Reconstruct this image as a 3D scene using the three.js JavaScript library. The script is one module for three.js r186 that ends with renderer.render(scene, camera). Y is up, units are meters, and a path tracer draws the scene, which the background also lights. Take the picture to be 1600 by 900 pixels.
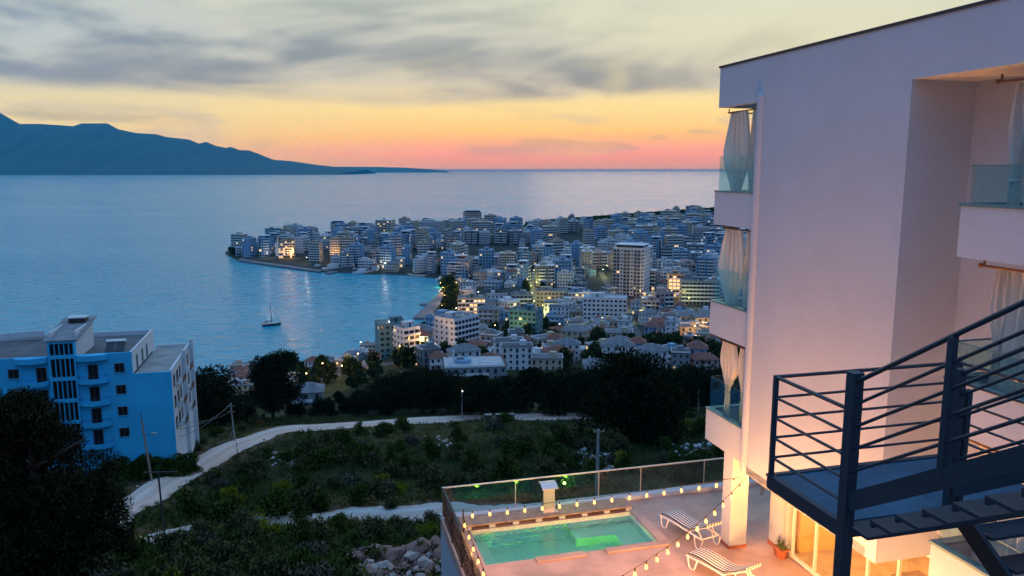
import * as THREE from 'three';
import { mergeGeometries } from 'three/addons/utils/BufferGeometryUtils.js';
import { RoundedBoxGeometry } from 'three/addons/geometries/RoundedBoxGeometry.js';

// ------------------------------------------------------------------ camera, sky, sun, exposure
const EYE = 115;                                    // metres above the sea
const scene = new THREE.Scene();
const camera = new THREE.PerspectiveCamera(41.112, 16 / 9, 0.1, 150000);
camera.position.set(0, EYE, 0);
camera.rotation.x = -0.15337;
camera.updateMatrixWorld();

const renderer = new THREE.WebGLRenderer({ antialias: true });
renderer.toneMapping = THREE.LinearToneMapping;
renderer.toneMappingExposure = 1.25;
renderer.shadowMap.enabled = true;

// seeded noise
function rng(seed) { let s = (seed * 2654435761) >>> 0 || 1; return () => { s ^= s << 13; s >>>= 0; s ^= s >>> 17; s ^= s << 5; s >>>= 0; return s / 4294967296; }; }
const PERM = new Float32Array(65536); { const r = rng(77); for (let i = 0; i < 65536; i++) PERM[i] = r(); }
function hash2(i, j) { return PERM[((i * 1619 + j * 31337) & 0x7fffffff) % 65521]; }
function vnoise(x, y) {
  const i = Math.floor(x), j = Math.floor(y); let f = x - i, g = y - j; f = f * f * (3 - 2 * f); g = g * g * (3 - 2 * g);
  const a = hash2(i, j), b = hash2(i + 1, j), c = hash2(i, j + 1), d = hash2(i + 1, j + 1);
  return a + (b - a) * f + (c - a) * g + (a - b - c + d) * f * g;
}
function fbm(x, y, o = 5) { let s = 0, a = 0.5, n = 0; for (let k = 0; k < o; k++) { s += a * vnoise(x, y); n += a; a *= 0.5; x = x * 2.03 + 17.1; y = y * 2.03 + 9.7; } return s / n; }
const clamp = (x, a = 0, b = 1) => Math.min(b, Math.max(a, x));
const sstep = (a, b, x) => { const t = clamp((x - a) / (b - a)); return t * t * (3 - 2 * t); };
const lerp = (a, b, t) => a + (b - a) * t;
const lin = (c) => { c /= 255; return c <= 0.04045 ? c / 12.92 : Math.pow((c + 0.055) / 1.055, 2.4); };
function ramp(stops, x) {            // stops: [x, r, g, b] in sRGB bytes -> linear rgb
  let k = 0; while (k < stops.length - 2 && x > stops[k + 1][0]) k++;
  const a = stops[k], b = stops[k + 1], t = clamp((x - a[0]) / (b[0] - a[0]));
  return [1, 2, 3].map((i) => lerp(lin(a[i]), lin(b[i]), t));
}
const SKYZ = [[14, 204, 212, 208], [24, 182, 206, 222], [45, 150, 194, 238], [90, 136, 188, 246]];
const SUNSET = [[0, 206, 164, 162], [0.5, 226, 160, 148], [1.1, 247, 164, 132], [1.9, 253, 182, 126], [2.9, 254, 205, 138], [4.2, 252, 220, 152], [6, 240, 222, 172], [9, 230, 225, 188], [12, 222, 223, 196]].concat(SKYZ);
const SIDE = [[0, 214, 188, 162], [0.9, 228, 198, 158], [2.2, 228, 210, 166], [4, 224, 212, 172], [6, 198, 202, 188], [9, 164, 184, 196], [12, 142, 170, 194], [22, 144, 180, 212], [45, 138, 186, 238], [90, 136, 188, 246]];
const BACK = [[0, 90, 118, 172], [8, 94, 128, 186], [20, 106, 148, 210], [45, 128, 178, 238], [90, 136, 188, 246]];
const HAZE = 0.00003;               // per metre
function skyColor(az, el) {          // degrees; azimuth 0 is the viewing direction, positive to the right
  let d = Math.abs(az - 9); if (d > 180) d = 360 - d;
  const low = clamp(1 - el / 16);
  const k1 = 1 - sstep(10, lerp(80, 38, low), d), k2 = sstep(42, 80, d);
  const s = ramp(SUNSET, el), m = ramp(SIDE, el), b = ramp(BACK, el);
  const col = [0, 1, 2].map((i) => lerp(lerp(m[i], s[i], k1), b[i], k2));
  // cloud sheets: long streaks drawn out along the wind, thinning into a clear band above the sea
  if (el < 70) {
    const warp = fbm(az * 0.05 + 3, el * 0.3 + 1, 3) - 0.5;
    const tilt = el - 0.045 * (az + 30) * sstep(3, 8, el);
    const n1 = fbm(az * 0.10 + warp * 1.6, tilt * 0.42 + warp * 1.4 + 5.3, 6);
    const n2 = fbm(az * 0.16 + 40 + warp, tilt * 1.1 + 2 + warp * 2, 5);
    const edge = 4.75 + 0.55 * (fbm(az * 0.09 + 8, 3.3, 4) - 0.5) * 2 - 0.55 * Math.exp(-Math.pow((az + 7) / 7, 2));
    let sheet = sstep(edge - 0.1, edge + 0.9, el) * (0.42 + 0.58 * sstep(0.32, 0.62, n1));
    sheet *= lerp(1, 0.30, sstep(6.2, 10.5, el + 0.10 * (az - 10)) * sstep(-12, 12, az));
    sheet *= 1 - 0.45 * sstep(8.5, 13, el);
    const lowc = sstep(0.54, 0.68, n2) * sstep(0.5, 1.4, el) * (1 - sstep(3.6, 4.7, el)) * 0.6;
    const grey = sstep(0.28, 0.72, fbm(az * 0.17 + 90 + warp * 2.6, tilt * 0.75 + 20 + warp * 2, 6));
    const dark = ramp([[0, 168, 150, 148], [3, 176, 162, 146], [5, 140, 148, 158], [9, 128, 147, 162], [30, 150, 176, 204], [60, 158, 190, 226]], el);
    const lite = ramp([[0, 214, 180, 160], [4, 205, 196, 178], [8, 190, 196, 192], [14, 182, 196, 204], [40, 176, 200, 224], [60, 166, 198, 232]], el);
    const warm = lerp(-0.13, 0.09, k1);
    const a = clamp(sheet + lowc), fade = 1 - sstep(30, 70, el) * 0.6;
    for (let i = 0; i < 3; i++) {
      let c = lerp(dark[i], lite[i], grey) * (i === 0 ? 1 + warm : i === 2 ? 1 - warm : 1);
      c = lerp(c, c * lerp(0.5, 1, sstep(15, 50, el)), k2);
      col[i] = lerp(col[i], c, a * fade * 0.92);
    }
  }
  const k = lerp(0.86, 1, sstep(10, 32, el));
  const through = Math.exp(-HAZE * Math.min(55000, 1400 / Math.tan(Math.max(el, 0.05) * Math.PI / 180)));   // the sky stands behind the haze of the scene
  return col.map((v, i) => Math.max(0.02, (v * k - [0.02, 0.17, 0.34][i] * (1 - through)) / through));
}
{
  const Wd = 3072, Hd = 1536, data = new Float32Array(Wd * Hd * 4);
  for (let j = 0; j < Hd; j++) {
    const el = ((j + 0.5) / Hd - 0.5) * 180;
    for (let i = 0; i < Wd; i++) {
      const o = (j * Wd + i) * 4; let c;
      if (el < 0) c = [0.20, 0.27, 0.36];
      else {
        if (el > 14 && (i & 1)) { data.copyWithin(o, o - 4, o); continue; }
        const th = ((i + 0.5) / Wd - 0.5) * 2 * Math.PI;     // direction (cos th, sin th) in (x, z)
        c = skyColor(Math.atan2(Math.cos(th), -Math.sin(th)) * 180 / Math.PI, el);
      }
      data[o] = c[0]; data[o + 1] = c[1]; data[o + 2] = c[2]; data[o + 3] = 1;
    }
  }
  const sky = new THREE.DataTexture(data, Wd, Hd, THREE.RGBAFormat, THREE.FloatType);
  sky.mapping = THREE.EquirectangularReflectionMapping; sky.magFilter = THREE.LinearFilter; sky.minFilter = THREE.LinearFilter;
  sky.wrapS = THREE.RepeatWrapping; sky.needsUpdate = true;
  scene.background = sky; scene.environment = sky;
  scene.backgroundIntensity = 1; scene.environmentIntensity = 1;
}
const sun = new THREE.DirectionalLight(new THREE.Color(1.0, 0.62, 0.40), 0.06);   // the sun has just gone: a weak, broad glow above the headland
sun.position.set(0.156 * 400, EYE + 0.12 * 400, -0.986 * 400); sun.target.position.set(0, EYE, 0);
sun.castShadow = true; sun.shadow.radius = 30;
Object.assign(sun.shadow.camera, { left: -300, right: 300, top: 200, bottom: -200, near: 1, far: 1500 }); sun.shadow.mapSize.set(2048, 2048);
scene.add(sun, sun.target);
scene.fog = new THREE.FogExp2(new THREE.Color(0.07, 0.66, 1.0), HAZE);

// ------------------------------------------------------------------ helpers
const USED = new Map();
function numbered(name) { const n = USED.get(name) || 0; USED.set(name, n + 1); return n ? `${name}_${String(n).padStart(3, '0')}` : name; }
function tag(o, label, category, group, kind) { if (label) o.userData.label = label; if (category) o.userData.category = category; if (group) o.userData.group = group; if (kind) o.userData.kind = kind; return o; }
function thing(name, label, category, pos = [0, 0, 0], turn = 0, group) {
  const o = new THREE.Group(); o.name = numbered(name); o.position.set(...pos); o.rotation.y = turn; scene.add(o);
  return tag(o, label, category, group);
}
function copyOf(root, pos, turn = 0, scale = 1, label, group) {
  const r = root.clone(); r.name = numbered(root.name.replace(/_\d{3}$/, '')); r.position.set(...pos); r.rotation.y = turn; r.scale.setScalar(scale); r.userData = { ...root.userData };
  if (label) r.userData.label = label; if (group) r.userData.group = group; scene.add(r); return r;
}
function flat(g) { const r = g.index ? g.toNonIndexed() : g; for (const k of Object.keys(r.attributes)) if (!['position', 'normal', 'uv', 'color'].includes(k)) r.deleteAttribute(k); return r; }
function join(list) { list = list.map(flat); if (list.length === 1) return list[0]; const anyColor = list.some((g) => g.attributes.color); if (!anyColor) return mergeGeometries(list); return mergeGeometries(list.filter((g) => g.attributes.color)); }
function metreUV(g) {                     // box-projected texture coordinates in metres
  g = flat(g); const p = g.attributes.position, n = g.attributes.normal, uv = new Float32Array(p.count * 2);
  for (let i = 0; i < p.count; i++) {
    const ax = Math.abs(n.getX(i)), ay = Math.abs(n.getY(i)), az = Math.abs(n.getZ(i));
    if (ay >= ax && ay >= az) { uv[2 * i] = p.getX(i); uv[2 * i + 1] = p.getZ(i); } else if (ax >= az) { uv[2 * i] = p.getZ(i); uv[2 * i + 1] = p.getY(i); } else { uv[2 * i] = p.getX(i); uv[2 * i + 1] = p.getY(i); }
  }
  g.setAttribute('uv', new THREE.BufferAttribute(uv, 2)); return g;
}
function part(name, geoms, material, parent, kind) {
  const g = metreUV(join(Array.isArray(geoms) ? geoms : [geoms]));
  const m = new THREE.Mesh(g, material); m.name = name; m.castShadow = m.receiveShadow = true; if (kind) m.userData.kind = kind;
  parent.add(m); return m;
}
function solo(name, geoms, material, label, category, group, kind) {         // a thing or a piece of the setting that is one mesh
  const m = part(numbered(name), geoms, material, scene); return tag(m, label, category, group, kind);
}
const V = (x, y, z) => new THREE.Vector3(x, y, z);
function box(x0, x1, y0, y1, z0, z1) { const g = new THREE.BoxGeometry(Math.abs(x1 - x0), Math.abs(y1 - y0), Math.abs(z1 - z0)); g.translate((x0 + x1) / 2, (y0 + y1) / 2, (z0 + z1) / 2); return g; }
function rbox(x0, x1, y0, y1, z0, z1, r = 0.02) { const g = new RoundedBoxGeometry(Math.abs(x1 - x0), Math.abs(y1 - y0), Math.abs(z1 - z0), 2, r); g.translate((x0 + x1) / 2, (y0 + y1) / 2, (z0 + z1) / 2); return g; }
function rod(a, b, r, r2 = r, n = 8) {       // round bar from a to b
  const d = b.clone().sub(a), g = new THREE.CylinderGeometry(r2, r, d.length(), n); g.applyQuaternion(new THREE.Quaternion().setFromUnitVectors(V(0, 1, 0), d.clone().normalize())); g.translate((a.x + b.x) / 2, (a.y + b.y) / 2, (a.z + b.z) / 2); return g;
}
function beam(a, b, wd, ht) {                // rectangular bar from a to b, its width level
  const d = b.clone().sub(a), L = d.length(), g = new THREE.BoxGeometry(wd, ht, L); const z = d.normalize(), x = V(0, 1, 0).cross(z).normalize(); if (x.lengthSq() < 0.5) x.set(1, 0, 0); const y = z.clone().cross(x);
  g.applyMatrix4(new THREE.Matrix4().makeBasis(x, y, z)); g.translate((a.x + b.x) / 2, (a.y + b.y) / 2, (a.z + b.z) / 2); return g;
}
function tube(pts, r, seg = 32, n = 6) { return new THREE.TubeGeometry(new THREE.CatmullRomCurve3(pts), seg, r, n, false); }
const rgb = (r, g, b) => new THREE.Color().setRGB(r, g, b);
function texture(size, fn, srgb = true) {     // fn(u, v, x, y) -> linear rgb or grey; tiles
  const d = new Uint8Array(size * size * 4), enc = (c) => Math.round(255 * (srgb ? (c <= 0.0031308 ? c * 12.92 : 1.055 * Math.pow(c, 1 / 2.4) - 0.055) : c));
  for (let y = 0; y < size; y++) for (let x = 0; x < size; x++) { let c = fn(x / size, y / size, x, y); if (typeof c === 'number') c = [c, c, c]; const o = (y * size + x) * 4; for (let i = 0; i < 3; i++) d[o + i] = clamp(enc(clamp(c[i])), 0, 255); d[o + 3] = 255; }
  const t = new THREE.DataTexture(d, size, size); t.wrapS = t.wrapT = THREE.RepeatWrapping; t.magFilter = THREE.LinearFilter; t.minFilter = THREE.LinearMipmapLinearFilter; t.generateMipmaps = true; if (srgb) t.colorSpace = THREE.SRGBColorSpace; t.needsUpdate = true; return t;
}
function tileNoise(u, v, f, o = 4, seed = 0) { // periodic fbm on the unit square
  let s = 0, a = 0.5, n = 0; for (let k = 0; k < o; k++) { const x = u * f, y = v * f; const i = Math.floor(x), j = Math.floor(y); let p = x - i, q = y - j; p = p * p * (3 - 2 * p); q = q * q * (3 - 2 * q); const h = (A, B) => hash2(((A % f) + f) % f + seed * 131, ((B % f) + f) % f + seed * 71); s += a * lerp(lerp(h(i, j), h(i + 1, j), p), lerp(h(i, j + 1), h(i + 1, j + 1), p), q); n += a; a *= 0.5; f *= 2; } return s / n;
}
const rep = (t, k) => { const c = t.clone(); c.repeat.set(k, k); c.needsUpdate = true; return c; };
const std = (o) => new THREE.MeshStandardMaterial({ roughness: 0.8, ...o });
const T = {
  plaster: texture(512, (u, v) => 0.80 + 0.14 * tileNoise(u, v, 4, 6, 1) + 0.06 * tileNoise(u, v, 64, 2, 2)),
  grain: texture(512, (u, v) => 0.5 * tileNoise(u, v, 16, 5, 3) + 0.5 * tileNoise(u, v, 128, 2, 4), false),
  ground: texture(512, (u, v) => { const a = tileNoise(u, v, 8, 6, 5), b = tileNoise(u, v, 32, 4, 6); return [0.35 + 0.65 * a + 0.25 * (b - 0.5), 0.4 + 0.6 * a + 0.2 * (b - 0.5), 0.35 + 0.6 * a]; }),
  gravel: texture(512, (u, v) => 0.66 + 0.30 * tileNoise(u, v, 8, 6, 7) + 0.3 * (tileNoise(u, v, 128, 2, 8) - 0.5)),
  road: texture(512, (u, v) => { const n = tileNoise(u, v, 6, 6, 61), f = tileNoise(u, v, 64, 3, 62), c = Math.abs(u - 0.5), track = Math.exp(-Math.pow((c - 0.21) / 0.07, 2)), mid = Math.exp(-Math.pow(c / 0.09, 2)); const k = 0.70 + 0.22 * n + 0.16 * (f - 0.5) + 0.10 * track - 0.14 * mid * sstep(0.35, 0.65, n) - 0.2 * sstep(0.40, 0.5, c) * f; const p = sstep(0.48, 0.66, tileNoise(u, v, 3, 5, 63)); return [k, k * lerp(1, 0.86, p), k * lerp(1, 0.76, p)]; }),
  dirt: texture(512, (u, v) => 0.72 + 0.28 * sstep(0.3, 0.7, tileNoise(u, v, 6, 6, 9))),
};
const white = (r, g, b, extra = {}) => std({ color: rgb(r, g, b), map: rep(T.plaster, 0.35), bumpMap: rep(T.grain, 0.8), bumpScale: 0.004, ...extra });
const M = {
  render: white(0.54, 0.60, 0.68, { roughness: 0.9 }),  // white plaster; the blue cast of the sky is put into its colour
  coping: std({ color: rgb(0.03, 0.03, 0.035), roughness: 0.6 }),
  steel: std({ color: rgb(0.018, 0.036, 0.055), roughness: 0.42, bumpMap: rep(T.grain, 3), bumpScale: 0.0008 }),
  plate: std({ color: rgb(0.012, 0.115, 0.21), roughness: 0.55, map: rep(T.dirt, 0.5) }),
  stone: std({ color: rgb(0.34, 0.37, 0.40), roughness: 0.5, map: rep(T.dirt, 0.4) }),
  glass: new THREE.MeshPhysicalMaterial({ color: rgb(0.84, 0.94, 0.93), transmission: 1, thickness: 0, roughness: 0.03, ior: 1.5 }),
  clear: new THREE.MeshPhysicalMaterial({ color: rgb(0.95, 0.97, 0.96), transmission: 1, thickness: 0, roughness: 0.02, ior: 1.5 }),
  smoked: new THREE.MeshPhysicalMaterial({ color: rgb(0.55, 0.60, 0.58), transmission: 1, thickness: 0, roughness: 0.03, ior: 1.5 }),
  ledge: std({ color: rgb(0.10, 0.22, 0.24), roughness: 0.35 }),
  frame: std({ color: rgb(0.70, 0.68, 0.64), roughness: 0.45 }),
  alu: std({ color: rgb(0.62, 0.62, 0.60), roughness: 0.3, metalness: 0.7 }),
  sheer: new THREE.MeshPhysicalMaterial({ color: rgb(0.78, 0.76, 0.70), transmission: 0.4, thickness: 0, roughness: 1, side: THREE.DoubleSide }),
  iron: std({ color: rgb(0.012, 0.012, 0.014), roughness: 0.5 }),
  tile: std({ color: rgb(0.50, 0.34, 0.29), roughness: 0.45, map: rep(T.dirt, 0.22), bumpMap: rep(T.grain, 0.7), bumpScale: 0.002 }),
  terracotta: std({ color: rgb(0.42, 0.13, 0.06), roughness: 0.75, map: rep(T.dirt, 1) }),
  plastic: std({ color: rgb(0.78, 0.76, 0.74), roughness: 0.35 }),
  wood: std({ color: rgb(0.20, 0.10, 0.05), roughness: 0.6, map: rep(T.dirt, 1.5) }),
  black: std({ color: rgb(0.015, 0.015, 0.015), roughness: 0.6 }),
  bulb: std({ color: rgb(1, 0.8, 0.4), emissive: rgb(1, 0.40, 0.07), emissiveIntensity: 2.3, roughness: 0.3 }),
};
// the hotel's own axes: w to the right across its side wall, u along the wall away from the stair, y up from the eye
const HA = 14.8 * Math.PI / 180, HW = V(Math.cos(HA), 0, -Math.sin(HA)), HU = V(-Math.sin(HA), 0, -Math.cos(HA));
const hw = (w, y, u) => V(w * HW.x + u * HU.x, EYE + y, w * HW.z + u * HU.z);
let BASE = [0, 0, 0];
function hthing(name, label, category, base, group) { BASE = base; const p = hw(...base); return thing(name, label, category, [p.x, p.y, p.z], HA, group); }
const hl = (w, y, u) => V(w - BASE[0], y - BASE[1], -(u - BASE[2]));
const hb = (w0, w1, y0, y1, u0, u1) => box(w0 - BASE[0], w1 - BASE[0], y0 - BASE[1], y1 - BASE[1], -(u1 - BASE[2]), -(u0 - BASE[2]));
const hrb = (w0, w1, y0, y1, u0, u1, r) => rbox(w0 - BASE[0], w1 - BASE[0], y0 - BASE[1], y1 - BASE[1], -(u1 - BASE[2]), -(u0 - BASE[2]), r);
function hsolo(name, geoms, material, base, label, category, group, kind) { const m = solo(name, geoms, material, label, category, group, kind); const p = hw(...base); m.position.copy(p); m.rotation.y = HA; return m; }
function lamp(parent, pos, color, cd, radius = 0.04) { const l = new THREE.PointLight(color, cd, 0, 2); l.position.copy(pos); l.castShadow = true; l.shadow.radius = radius / 0.02; parent.add(l); return l; }

// ------------------------------------------------------------------ terrain, sea, far mountains
const PROF = [[-60, 101], [0, 101], [21, 100.6], [30, 98], [40, 94], [55, 87.5], [70, 82], [85, 77], [105, 73], [130, 68.5], [170, 58], [200, 51], [250, 40], [350, 23], [450, 13], [550, 7.5], [650, 8], [900, 11], [1200, 14], [1500, 20], [1750, 24], [2200, 30], [3000, 30], [9000, 30]];
function prof(D) { let k = 0; while (k < PROF.length - 2 && D > PROF[k + 1][0]) k++; const a = PROF[k], b = PROF[k + 1]; return lerp(a[1], b[1], clamp((D - a[0]) / (b[0] - a[0]))); }
// shoreline as (x, distance ahead), land on the right-hand side going along it
const COAST = [[-2600, 60], [-1500, 190], [-700, 300], [-420, 345], [-300, 372], [-180, 398], [-110, 418], [-100, 440], [-88, 464], [-80, 490], [-60, 505], [-52, 560], [-60, 600], [-66, 724], [-66, 800], [-111, 834], [-162, 846], [-226, 866], [-345, 967], [-392, 1050], [-404, 1081], [-385, 1120], [-300, 1215], [-200, 1320], [-60, 1480], [100, 1680], [400, 1900], [900, 2200], [1600, 2600], [2600, 3000]];
const LAND = COAST.concat([[2600, -600], [-2600, -600]]);
function coastDist(x, D) {
  let d2 = 1e12, inside = false;
  for (let i = 0, j = LAND.length - 1; i < LAND.length; j = i++) {
    const [ax, ay] = LAND[j], [bx, by] = LAND[i];
    if ((ay > D) !== (by > D) && x < (bx - ax) * (D - ay) / (by - ay) + ax) inside = !inside;
    if (i > 0 && i < COAST.length) { const vx = bx - ax, vy = by - ay, t = clamp(((x - ax) * vx + (D - ay) * vy) / (vx * vx + vy * vy)); const ex = ax + vx * t - x, ey = ay + vy * t - D; d2 = Math.min(d2, ex * ex + ey * ey); }
  }
  return Math.sqrt(d2) * (inside ? 1 : -1);
}
function rough(x, D) {
  let h = prof(D + 110 * sstep(-45, -120, x) * sstep(165, 270, D) * (1 - sstep(420, 480, D)));
  h += Math.max(0, x - 60) * 0.062 * sstep(480, 1100, D) + Math.max(0, x - 130) * 0.055 * sstep(1250, 1600, D);
  const near = 1 - sstep(180, 420, D);
  h += near * sstep(24, 45, D) * ((fbm(x * 0.045 + 9, D * 0.045 + 2, 4) - 0.5) * 2.6 + (fbm(x * 0.3, D * 0.3, 3) - 0.5) * 0.7);
  h += 0.9 * Math.exp(-(Math.pow((x + 4.2) / 4.0, 2) + Math.pow((D - 34.5) / 4.0, 2)));
  h += sstep(1300, 1700, D) * (fbm(x * 0.006, D * 0.006 + 4, 4) - 0.5) * 16;
  const c = coastDist(x, D), slope = D < 470 ? 0.5 : lerp(0.5, 0.10, sstep(470, 560, D));
  const cap = c > 0 ? 1.5 + c * slope : Math.max(-8, 1.5 + c * 0.6);
  return Math.min(h, cap);
}
const SURVEY = new THREE.Euler(-0.15337, 0, 0);
function pixelRay(px, py) { return V((px - 800) / 1200, -(py - 450) / 1200, -1).applyEuler(SURVEY).normalize(); }
function land(px, py, f) {                // where a sight line through the survey grid of the photograph meets the ground
  const d = pixelRay(px, py); let t = 22; f = f || ground;
  for (; t < 4000; t += Math.max(0.4, t * 0.004)) { if (EYE + d.y * t < f(d.x * t, -d.z * t)) break; }
  let lo = t - Math.max(0.4, t * 0.004), hi = t; for (let k = 0; k < 14; k++) { const m = (lo + hi) / 2; if (EYE + d.y * m < f(d.x * m, -d.z * m)) hi = m; else lo = m; }
  return [d.x * hi, -d.z * hi];           // (x, distance ahead)
}
function roadLine(pts) { const c = new THREE.CatmullRomCurve3(pts.map(([a, b]) => { const [x, D] = land(a, b, rough); return V(x, 0, D); })); const s = c.getSpacedPoints(90); let hs = s.map((p) => rough(p.x, p.z)); for (let k = 0; k < 6; k++) hs = hs.map((h, i) => (hs[Math.max(0, i - 1)] + h + hs[Math.min(90, i + 1)]) / 3); s.forEach((p, i) => { p.y = hs[i]; }); return s; }
const ROADS = [
  { w: 2.7, s: roadLine([[120, 850], [165, 815], [205, 793], [250, 764], [300, 735], [352, 706], [400, 684], [440, 673], [500, 667], [570, 662], [640, 658], [720, 655], [800, 652], [925, 650], [1010, 648]]) },
  { w: 2.0, s: roadLine([[215, 850], [290, 834], [400, 822], [480, 813], [560, 807], [640, 803], [705, 800], [800, 800]]) },
];
for (const r of ROADS) { r.lo = [1e9, 1e9]; r.hi = [-1e9, -1e9]; for (const p of r.s) { r.lo = [Math.min(r.lo[0], p.x), Math.min(r.lo[1], p.z)]; r.hi = [Math.max(r.hi[0], p.x), Math.max(r.hi[1], p.z)]; } }
function roadAt(x, D) {                  // [distance from the road's edge, height of the road there]
  let best = 1e9, h = 0;
  for (const r of ROADS) {
    if (x < r.lo[0] - 9 || x > r.hi[0] + 9 || D < r.lo[1] - 9 || D > r.hi[1] + 9) continue;
    for (let i = 1; i < r.s.length; i++) { const a = r.s[i - 1], b = r.s[i], vx = b.x - a.x, vz = b.z - a.z, t = clamp(((x - a.x) * vx + (D - a.z) * vz) / (vx * vx + vz * vz)); const e = Math.hypot(a.x + vx * t - x, a.z + vz * t - D) - r.w; if (e < best) { best = e; h = lerp(a.y, b.y, t); } }
  }
  return [best, h];
}
function ground(x, D) { const h = rough(x, D); if (D < 40 || D > 240) return h; const [e, rh] = roadAt(x, D); return e > 5 ? h : lerp(rh - 0.05, h, sstep(0.4, 5, e)); }
function axis(a, b, step, out, grow, far) { const l = []; for (let v = a; v <= b; v += step) l.push(v); let s = step; while (l[l.length - 1] < out[1]) { s = Math.abs(l[l.length - 1]) < far ? Math.min(s * grow, 13) : s * 1.15; l.push(l[l.length - 1] + s); } s = step; while (l[0] > out[0]) { s = Math.abs(l[0]) < far ? Math.min(s * grow, 13) : s * 1.15; l.unshift(l[0] - s); } return l; }
{
  const xs = axis(-125, 75, 1.5, [-2600, 2600], 1.07, 640), ds = axis(20, 215, 1.5, [-60, 3000], 1.045, 2050), n = xs.length;
  const pos = [], col = [], uv = [], idx = [];
  for (const D of ds) for (const x of xs) {
    pos.push(x, ground(x, D), -D); uv.push(x, D);
    const a = fbm(x * 0.06 + 3, D * 0.06, 5), b = fbm(x * 0.4, D * 0.4 + 7, 3), town = sstep(330, 430, D) * (1 - sstep(1550, 1750, D) * 0.9);
    let c = a > 0.60 ? [0.070, 0.080, 0.034] : a > 0.5 ? [0.040, 0.058, 0.020] : [0.026, 0.042, 0.015];
    c = c.map((v) => v * (0.7 + 0.6 * b));
    if (D < 240) { const [e] = roadAt(x, D); const k = (1 - sstep(0.3, 2.2 + 2 * b, e)) * 0.85; const soil = [0.20, 0.115, 0.075]; c = c.map((v, i) => lerp(v, soil[i], k)); const q = (1 - sstep(38.5, 40.5, D + 1.5 * b)) * sstep(-0.27, -0.21, x / D + 0.02 * b); c = c.map((v, i) => lerp(v, [0.16, 0.085, 0.07][i], q)); }
    if (D > 240) { const g = 0.04 + 0.07 * fbm(x * 0.05, D * 0.05, 4); c = c.map((v, i) => lerp(v, [g, g, g * 1.02][i], town * (a > 0.42 ? 1 : 0.4))); }
    col.push(...c);
  }
  for (let j = 0; j + 1 < ds.length; j++) for (let i = 0; i + 1 < n; i++) { const a = j * n + i; idx.push(a, a + 1, a + n, a + 1, a + n + 1, a + n); }
  const g = new THREE.BufferGeometry(); g.setAttribute('position', new THREE.Float32BufferAttribute(pos, 3)); g.setAttribute('uv', new THREE.Float32BufferAttribute(uv, 2)); g.setAttribute('color', new THREE.Float32BufferAttribute(col, 3)); g.setIndex(idx); g.computeVertexNormals();
  const m = new THREE.Mesh(g, new THREE.MeshPhysicalMaterial({ specularIntensity: 0.2, vertexColors: true, map: rep(T.ground, 0.11), bumpMap: rep(T.grain, 0.3), bumpScale: 0.12, roughness: 0.95 })); m.name = 'ground'; m.receiveShadow = m.castShadow = true; scene.add(m); tag(m, 'scrub covered hillside falling to the town and its bay', 'hillside', null, 'structure');
}
function ribbon(name, s, half, lift, material, label) {
  const pos = [], uv = [], idx = []; let L = 0;
  s.forEach((p, i) => { const a = s[Math.max(0, i - 1)], b = s[Math.min(s.length - 1, i + 1)]; const tx = b.x - a.x, tz = b.z - a.z, l = Math.hypot(tx, tz); if (i) L += Math.hypot(p.x - s[i - 1].x, p.z - s[i - 1].z); const r = rng(i + 5); for (const k of [-1, -0.5, 0, 0.5, 1]) { const hf = half + (Math.abs(k) === 1 ? (r() - 0.5) * 0.4 : 0); const x = p.x - tz / l * hf * k, D = p.z + tx / l * hf * k; pos.push(x, p.y + lift + (Math.abs(k) === 1 ? -0.03 : 0.03), -D); uv.push(k * half, L); } });
  for (let i = 0; i + 1 < s.length; i++) for (let k = 0; k < 4; k++) { const a = i * 5 + k; idx.push(a, a + 1, a + 5, a + 1, a + 6, a + 5); }
  const g = new THREE.BufferGeometry(); g.setAttribute('position', new THREE.Float32BufferAttribute(pos, 3)); g.setAttribute('uv', new THREE.Float32BufferAttribute(uv, 2)); g.setIndex(idx); g.computeVertexNormals(); const m = new THREE.Mesh(g, material); m.name = numbered(name); m.receiveShadow = true; scene.add(m); tag(m, label, 'road', null, 'structure'); return m;
}
ribbon('gravel_road', ROADS[0].s, ROADS[0].w, 0.10, std({ color: rgb(0.68, 0.58, 0.52), map: (() => { const t = T.road.clone(); t.repeat.set(1 / 5.4, 0.035); t.offset.set(0.5, 0); t.needsUpdate = true; return t; })(), bumpMap: rep(T.grain, 0.3), bumpScale: 0.05, roughness: 0.95 }), 'pale gravel road curving past the blue apartment block');
ribbon('gravel_track', ROADS[1].s, ROADS[1].w, 0.10, std({ color: rgb(0.52, 0.51, 0.50), map: (() => { const t = T.road.clone(); t.repeat.set(1 / 4, 0.05); t.offset.set(0.5, 0); t.needsUpdate = true; return t; })(), bumpMap: rep(T.grain, 0.3), bumpScale: 0.05, roughness: 0.95 }), 'pale narrow track crossing the scrub below the terrace');
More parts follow.
